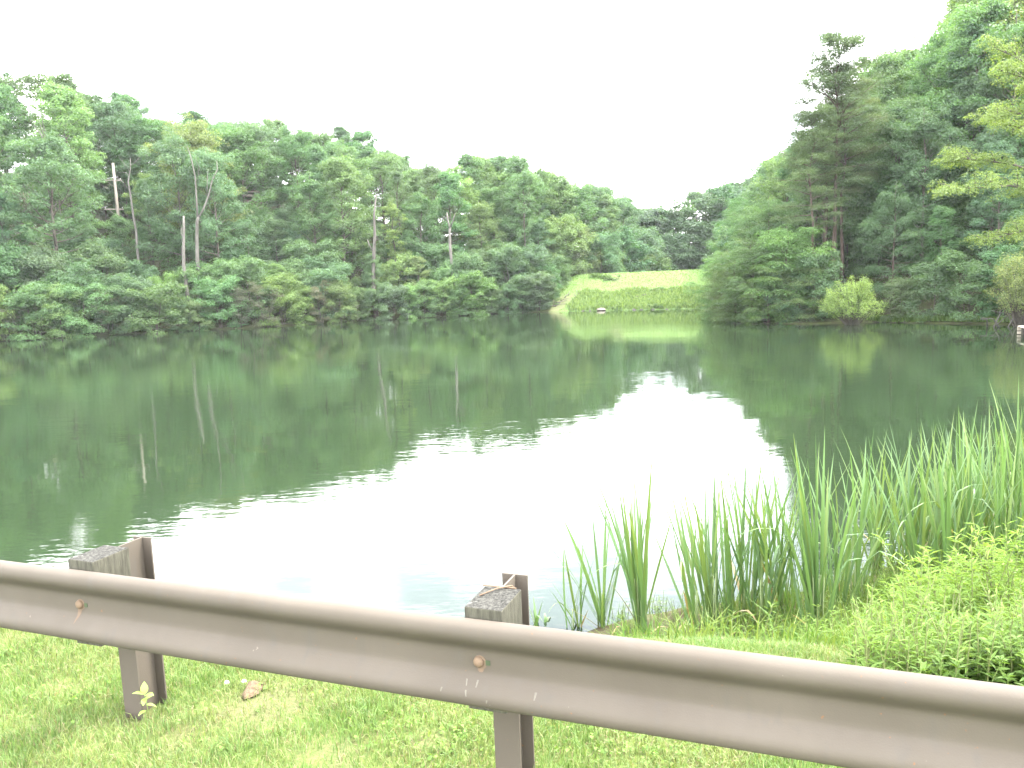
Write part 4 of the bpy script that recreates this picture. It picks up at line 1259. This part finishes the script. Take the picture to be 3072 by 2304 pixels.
# two white clover heads
PETAL = simple_material('clover_petal', (.62, .60, .52), .8)
for i, (u0, v0) in enumerate(((227, 694), (244, 693))):
    q = at_z(u0, v0, 2.10); z_ = tz(q[0], q[1])
    o = empty('clover_flower', (q[0], q[1], z_))
    mb = MB(); mb.tube([(0, 0, -.01), (.003, 0, .03), (.004, 0, .055)], [.0015] * 3, 5); st_ = link('stem', mb.mesh('clover_stem', simple_material('stem_green', (.1, .16, .04), .7)), o)
    mb = MB()
    for k in range(26):
        a_ = k * 2.4; el = (k / 26) * 1.5
        d_ = np.array([math.cos(a_) * math.cos(el), math.sin(a_) * math.cos(el), math.sin(el)]); mb.tube([np.array([.004, 0, .055]), np.array([.004, 0, .055]) + d_ * .011], [.001, .0022], 4)
    link('flower_head', mb.mesh('flower_head', PETAL), o)
    tag(o, 'white clover flower in the lawn', 'flower', 'white clover flowers')
# brown clod with a pale crust
q = at_z(253, 696, 2.08)
CLOD = bark_material('dry_earth', (0.045, 0.030, 0.018), (0.14, 0.10, 0.062), scale=45, stretch=1)
co = stone(q[0], q[1], tz(q[0], q[1]) + .012, (.135, .085, .055), 'crumbling brown clod of earth on the lawn', 77, CLOD, 'clod', 'earth_clod')
# wood chips on the bare patch
# seedling at the foot of the first post
q = B2 + RU * (-1.828 + .088) + RN * .205; zq = tz(q[0], q[1])
sq = empty('seedling', (q[0], q[1], zq)); sq.scale = (.85,) * 3
stem_m = simple_material('seedling_stem', (.12, .17, .04), .6)
mb = MB(); mb.tube([(0, 0, -.02), (.004, -.003, .07), (-.004, -.006, .15)], [.0028, .0022, .0015], 6); link('stem', mb.mesh('seedling_stem', stem_m, True), sq)
SEED = leaf_material('seedling_leaf', trans=.4, lo=.9, hi=1.1)
def broad_leaf(Ln, Wd):
    V, F_ = [], []
    n_ = 8
    for i in range(n_ + 1):
        t = i / n_; w_ = Wd * .5 * (math.sin(math.pi * t ** .85) ** .9) + (.0005 if 0 < i < n_ else 0)
        for k in (-1, 0, 1): V.append((k * w_, t * Ln, .10 * Ln * math.sin(t * 2.2) - .25 * Ln * t * t + (.12 * w_ if k else 0)))
    for i in range(n_):
        for k in (0, 1): F_.append((3 * i + k, 3 * i + k + 1, 3 * i + 4 + k, 3 * i + 3 + k))
    return np_mesh('seedling_leaf', V, np.array(F_), SEED, var=np.full(len(F_), .5), smooth=True)
blm = broad_leaf(.062, .036)
for (a, el, z_, sc) in ((250, 15, .145, 1.0), (110, 25, .15, 1.0), (20, 75, .15, 1.05), (190, -15, .13, .8), (300, -20, .09, .95), (60, -5, .10, .85), (150, 0, .06, .8), (330, 10, .12, .7)):
    o = link('leaf', blm, sq); o.location = (-.003, -.005, z_); o.rotation_euler = (rad(el), 0, rad(a)); o.scale = (sc,) * 3; o.color = (0.24, 0.34, 0.09, 1)
tag(sq, 'young seedling with glossy oval leaves at the foot of the guardrail post', 'plant')

# ================================================================== cattails
def cat_leaf(seed):
    r = np.random.default_rng(seed)
    n_ = 9; bend = r.uniform(.0, .13); kink = r.uniform(0, 1) < .13; tw = r.uniform(-.9, .9)
    V, F_ = [], []
    for i in range(n_ + 1):
        t = i / n_
        w_ = .0125 * (0.65 + .5 * math.sin(min(1, t * 1.6) * 1.57)) * (1 - max(0, (t - .5) / .5) ** 1.7) + .0006
        b = bend * t ** 2.4
        zz = t - .35 * b * t
        if kink and t > .62:
            b += (t - .62) * .55; zz = .62 + (t - .62) * (.45 - 1.2 * (t - .62))
        a = tw * t
        c = np.array([b, 0, zz])
        wd = np.array([math.sin(a) * .3, math.cos(a), 0]) * w_
        V += [c - wd, c + np.array([-.25 * w_, 0, 0]), c + wd]
    for i in range(n_):
        for k in (0, 1): F_.append((3 * i + k, 3 * i + k + 1, 3 * i + 4 + k, 3 * i + 3 + k))
    return np_mesh('cattail_leaf', V, np.array(F_), CATTAIL, var=np.clip(np.repeat(r.uniform(.2, .8), len(F_)), 0, 1), smooth=True)
CL = [cat_leaf(100 + i) for i in range(16)]
CATC = (0.0827, 0.1478, 0.0546); CATY = (0.1126, 0.1716, 0.0528); CATD = (0.20, 0.155, 0.075)
rc = random.Random(21)
def cattail(x, y, h, n_, spread, leanx, label, group=None, dead=1, thick=1.0):
    z = max(tz(x, y), -.25)
    o = empty('cattail', (x, y, z - .03))
    n_ = int(n_ * 1.15); spread = spread * 1.25; h *= 1.1
    for i in range(n_):
        a = rc.uniform(0, 6.28)
        tl = rad(spread) * (rc.random() ** .7)
        hh = h * (1.0 - .35 * (tl / rad(spread)) ** 2 * rc.random()) * rc.uniform(.72, 1.06)
        l_ = link('leaf', CL[rc.randrange(len(CL))], o)
        m_ = Matrix.Translation((rc.gauss(0, .045 * thick), rc.gauss(0, .045 * thick), 0)) @ Matrix.Rotation(leanx + rc.gauss(0, .02), 4, 'Y') @ Matrix.Rotation(a, 4, 'Z') @ Matrix.Rotation(tl, 4, 'Y') @ Matrix.Rotation(rc.uniform(-.6, .6), 4, 'Z') @ Matrix.Diagonal((hh, rc.uniform(.9, 1.35), hh, 1))
        l_.matrix_local = m_
        v = rc.uniform(.85, 1.15); c = CATC if rc.random() < .72 else CATY
        l_.color = (c[0] * v, c[1] * v, c[2] * v, 1)
    for i in range(dead):
        l_ = link('dead_leaf', CL[rc.randrange(len(CL))], o); a = rc.uniform(0, 6.28); hh = h * rc.uniform(.25, .5)
        l_.matrix_local = Matrix.Rotation(a, 4, 'Z') @ Matrix.Rotation(rc.uniform(.15, .9), 4, 'Y') @ Matrix.Diagonal((hh, 1.6, hh, 1)); l_.color = (*CATD, 1)
    # pale leaf sheaths at the foot
    mb = MB()
    for i in range(max(2, n_ // 5)):
        a = rc.uniform(0, 6.28); q = np.array([math.cos(a), math.sin(a), 0]) * .05 * thick
        mb.tube([q + [0, 0, -.05], q * 1.1 + [0, 0, .12 * h], q * 1.3 + [0, 0, .30 * h]], [.012, .010, .004], 6)
    s_ = link('sheath', mb.mesh('sheath', SHEATH, True), o)
    tag(o, label, 'cattail', group)
    return o
SHEATH = simple_material('cattail_sheath', (.135, .175, .07), .6, vary=.3, scale=9)
def cpos(u, v, z): p = at_z(u, v, z); return p[0], p[1]
GC = 'cattail clumps at the pond edge'
CT = [ # u, v of the foot, height, leaves, spread, lean, label
 (538, 626, .55, 7, 20, 0, 'short cattail sprig standing in water beside the spacer block'),
 (577, 629, 1.05, 9, 20, -.12, 'small thin cattail leaning out over open water'),
 (602, 627, 1.45, 16, 19, -.12, 'cattail clump with pale dry sheaths, second in from open water'),
 (641, 629, 1.9, 22, 15, -.02, 'dense cattail clump with a broken dry leaf on the mud spit'),
 (711, 626, 2.05, 20, 16, -.08, 'tall cattail clump fanning wide beside the mud spit'),
 (727, 622, 1.7, 12, 15, .0, 'slim cattail clump against the wide fanning clump'),
 (748, 618, 2.1, 15, 15, .05, 'tall thin cattail clump leaning towards the pines'),
 (782, 616, 2.0, 16, 14, .0, 'upright cattail clump behind the tallest clump'),
 (817, 634, 2.08, 30, 14, -.01, 'tallest and thickest cattail clump rising from the grassy bank'),
 (765, 626, 1.75, 14, 15, .03, 'loose cattail clump between the upright clump and the grassy bank'),
 (694, 628, 1.5, 9, 17, -.10, 'thin low cattail clump at the tip of the mud spit'),
 (856, 612, 2.0, 14, 15, .0, 'cattail clump bridging the tallest clump and the dense stand'),
 (838, 622, 1.9, 12, 14, .08, 'slender cattail clump leaning away from the tallest clump'),
]
for (u0, v0, h, n_, sp_, ln_, lab) in CT:
    x_, y_ = cpos(u0, v0, .08)
    for _ in range(3): x_, y_ = cpos(u0, v0, max(-.02, tz(x_, y_)))
    cattail(x_, y_, h, n_, sp_, ln_, lab)
rows = [(876, 9.9, 2.0, 18), (893, 10.3, 1.7, 12), (905, 9.6, 1.9, 16), (920, 9.0, 2.0, 22), (936, 9.9, 1.9, 16), (948, 8.7, 2.0, 22), (960, 9.6, 2.0, 18), (974, 9.0, 2.1, 22),
        (988, 9.8, 2.0, 18), (1000, 8.8, 2.05, 18), (1012, 9.4, 2.3, 22), (1024, 8.7, 2.2, 18), (1040, 9.2, 2.1, 18), (1060, 9.0, 2.1, 16), (1085, 9.6, 2.1, 16),
        (884, 10.8, 1.8, 10), (928, 10.7, 1.8, 12), (954, 10.9, 1.9, 12), (982, 10.9, 1.9, 12), (1008, 10.8, 2.0, 12), (1034, 10.8, 2.0, 12)]
for i, (u0, y_, h, n_) in enumerate(rows):
    x_ = at_y(u0, 590, y_)[0]
    back = y_ > 10.2
    hh_ = h * rc.uniform(.93, 1.05); ln_ = rc.gauss(0, .05)
    look = ('tall ' if hh_ > 2.04 else 'short ' if hh_ < 1.86 else '') + ('thick ' if n_ >= 20 else 'thin ' if n_ <= 14 else '') + 'cattail clump'
    look += ' leaning to the open water' if ln_ < -.035 else ' leaning to the bank' if ln_ > .035 else ' standing upright'
    cattail(x_, y_, hh_, n_, 14, ln_, look + (' at the back of the dense stand' if back else ' in the dense stand behind the weeds'),
            'cattails at the back of the dense stand' if back else 'cattails in the dense stand')

# ================================================================== bank vegetation
r = np.random.default_rng(15)
# long grass on the bank
n = 95000
Pb = np.column_stack([r.uniform(.6, 9.5, n), r.uniform(4.2, 11.5, n)])
d_ = sdist(Pb, POND)
u_all = 512 + F_PX * Pb[:, 0] / Pb[:, 1]
keep = (d_ > .15) & (d_ < 6.5) & (Pb[:, 0] / Pb[:, 1] > .12) & (r.uniform(0, 1, n) < np.clip(.5 + .75 * patch(Pb, 1.2) + .4 * sstep(1.6, 3.5, Pb[:, 0]), .12, 1))
keep &= ~((np.hypot(Pb[:, 0] - 1.75, Pb[:, 1] - 8.55) < .55) & (r.uniform(0, 1, n) < .8))
Pb = Pb[keep]; d_ = d_[keep]
Bb = np.column_stack([Pb, terrain(Pb) - .01])
tall = np.clip(.21 + .12 * patch(Pb, .8) + .18 * sstep(1.8, 4.2, Pb[:, 0]) * sstep(.2, 1.6, d_), .05, .5)
grp = patch(Pb, .7) + r.normal(0, .3, len(Pb)) > 0
for msk, colr, lab in ((grp, (0.0748, 0.1408, 0.0282), 'long bright green grass on the bank below the cattails'), (~grp, (0.1056, 0.1514, 0.0334), 'long yellow-green grass on the bank below the cattails')):
    k = int(msk.sum()); blades('bank_grass', Bb[msk], tall[msk] * r.uniform(.5, 1.5, k), r.uniform(.004, .009, k), r.uniform(.15, .9, k), colr, r.uniform(0, 1, k), lab, 'grass')
def on_ground(u, v):
    """where the line of sight through a pixel meets the bank"""
    d = ray(u, v)
    t = np.arange(2.2, 12, .05)
    hit = np.nonzero(EYE + d[2] * t < terrain(np.outer(t, d[:2])))[0]
    k = t[hit[0]] if len(hit) else 12.0
    return d[0] * k, d[1] * k
# leafy weeds: upright stems with narrow leaves
def weed_parts(r, h, lw, ll, n_):
    """stem points and leaf arrays of one weed standing at the origin"""
    ln = r.normal(0, .12, 2)
    t = np.sort(r.uniform(.15, 1, n_)); a = np.arange(n_) * 2.4 + r.uniform(0, 6)
    c0 = np.column_stack([ln[0] * h * t ** 2, ln[1] * h * t ** 2, h * t])
    d_ = np.column_stack([np.cos(a), np.sin(a), r.uniform(.1, .7, n_) + .6 * t ** 4])
    L_ = ll * (1.15 - .55 * t) * r.uniform(.7, 1.2, n_)
    C = c0 + unit(d_) * (L_ * .5)[:, None]
    Nn = unit(np.column_stack([-np.cos(a) * .5, -np.sin(a) * .5, np.ones(n_)]) + r.normal(0, .2, (n_, 3)))
    return np.array([[0, 0, -.03], [ln[0] * h * .25, ln[1] * h * .25, h * .5], [ln[0] * h, ln[1] * h, h]]), (C, Nn, d_, L_, L_ * lw, np.clip(.35 + .5 * t + r.normal(0, .15, n_), 0, 1))
def weeds(name, spots, hr, lw, ll, n_, colr, label):
    mb = MB(); AA = []
    for (x_, y_) in spots:
        z_ = tz(x_, y_); h = r.uniform(*hr)
        st_, A = weed_parts(r, h, lw, ll, n_)
        mb.tube(st_ + np.array([x_, y_, z_]), [.004, .0035, .0015], 4, cap=False)
        A = list(A); A[0] = A[0] + np.array([x_, y_, z_]); AA.append(A)
    AA = [np.concatenate(k) for k in zip(*AA)]
    o = link(name, leaves_to_mesh(name, *AA, BLADE)); o.color = (*colr, 1)
    tag(o, label, 'weeds', kind='stuff')
    s_ = link('weed_stems', mb.mesh('weed_stems', simple_material('weed_stem', (.12, .14, .045), .7), True), o); s_['kind'] = 'stuff'
sp1 = []
while len(sp1) < 760:
    u_, y_ = r.uniform(880, 1180), r.uniform(4.7, 9.4); x_ = at_y(u_, 600, y_)[0]
    d0 = float(sdist(np.array([[x_, y_]]), POND)[0])
    if d0 > .25 and r.uniform() < sstep(850, 950, u_ - 10 * (y_ - 7)): sp1.append((x_, y_))
weeds('bank_weeds', sp1, (.35, .85), .15, .13, 34, (0.1100, 0.1866, 0.0370), 'mass of tall narrow-leaved yellow-green weeds on the bank')
sp2 = []
while len(sp2) < 260:
    u_, y_ = r.uniform(690, 1000), r.uniform(4.6, 9.6); x_ = at_y(u_, 600, y_)[0]
    d0 = float(sdist(np.array([[x_, y_]]), POND)[0])
    if d0 > .0 and (u_ > 800 or r.uniform() < .5): sp2.append((x_, y_))
sp2 += [on_ground(r.uniform(850, 1075), r.uniform(632, 705)) for _ in range(190)]
weeds('bank_weeds', sp2, (.14, .42), .16, .085, 18, (0.0950, 0.1628, 0.0352), 'low narrow-leaved weeds around the feet of the cattails')
sp3 = []
for i in range(46):
    u_, y_ = r.uniform(610, 700), r.uniform(8.5, 9.2); sp3.append((at_y(u_, 620, y_)[0], y_))
weeds('mud_weeds', sp3, (.06, .30), .2, .05, 14, (0.110, 0.180, 0.045), 'sprigs of small weeds on the mud spit')
# broad-leaved plants at the near edge of the weeds
def leafy_plant(x, y, h, seed):
    r = np.random.default_rng(seed)
    z = tz(x, y)
    o = empty('leafy_weed', (x, y, z))
    mb = MB(); AA = []
    for k in range(5):
        st_, A = weed_parts(r, h * r.uniform(.6, 1.1), .36, .072, 22)
        off_ = np.array([r.normal(0, .07), r.normal(0, .07), 0]); mb.tube(st_ + off_, [.004, .003, .0015], 4, cap=False)
        A = list(A); A[0] = A[0] + off_; AA.append(A)
    AA = [np.concatenate(k) for k in zip(*AA)]
    link('stems', mb.mesh('leafy_stems', stem_m, True), o)['kind'] = 'stuff'
    c = link('foliage', leaves_to_mesh('leafy_foliage', *AA, BLADE), o); c.color = (0.066, 0.122, 0.022, 1)
    tag(o, 'broad-leaved deep green weed at the lawn side of the weedy bank', 'plant', 'broad-leaved weeds beside the guardrail')
for k in range(40):
    x_, y_ = on_ground(r.uniform(940, 1090), r.uniform(645, 715))
    leafy_plant(x_, y_, r.uniform(.16, .30), 300 + k)
# fallen dry cattail stalks on the mud spit
for i, (u0, v0, u1, v1) in enumerate(((675, 632, 697, 618), (650, 634, 668, 628), (726, 638, 745, 634), (612, 634, 622, 628))):
    a = np.array([*cpos(u0, v0, .1), 0]); b = np.array([*cpos(u1, v1, .1), 0]); a[2] = tz(*a[:2]) + .03; b[2] = max(.03, tz(*b[:2])) + .05
    o = stick([a, (a + b) / 2 + np.array([0, 0, .05]), b], .010, 'dry tan cattail stalk lying on the mud among the clumps', 'stalk', 'fallen_stalk', simple_material('dry_stalk', (.27, .20, .10), .8))
    o['group'] = 'dry stalks on the mud'


# ================================================================== thin summer haze
mz, t, out = new_mat('haze')
pv = N(t, 'ShaderNodeVolumePrincipled')
pv.inputs['Color'].default_value = (0.94, 0.97, 1.0, 1)
pv.inputs['Density'].default_value = 0.00013
L(t, pv, 0, out, 'Volume')
mb = MB(); mb.box((0, 300, 42), (1440, 1240, 93))
tag(link('haze', mb.mesh('haze', mz)), kind='stuff')
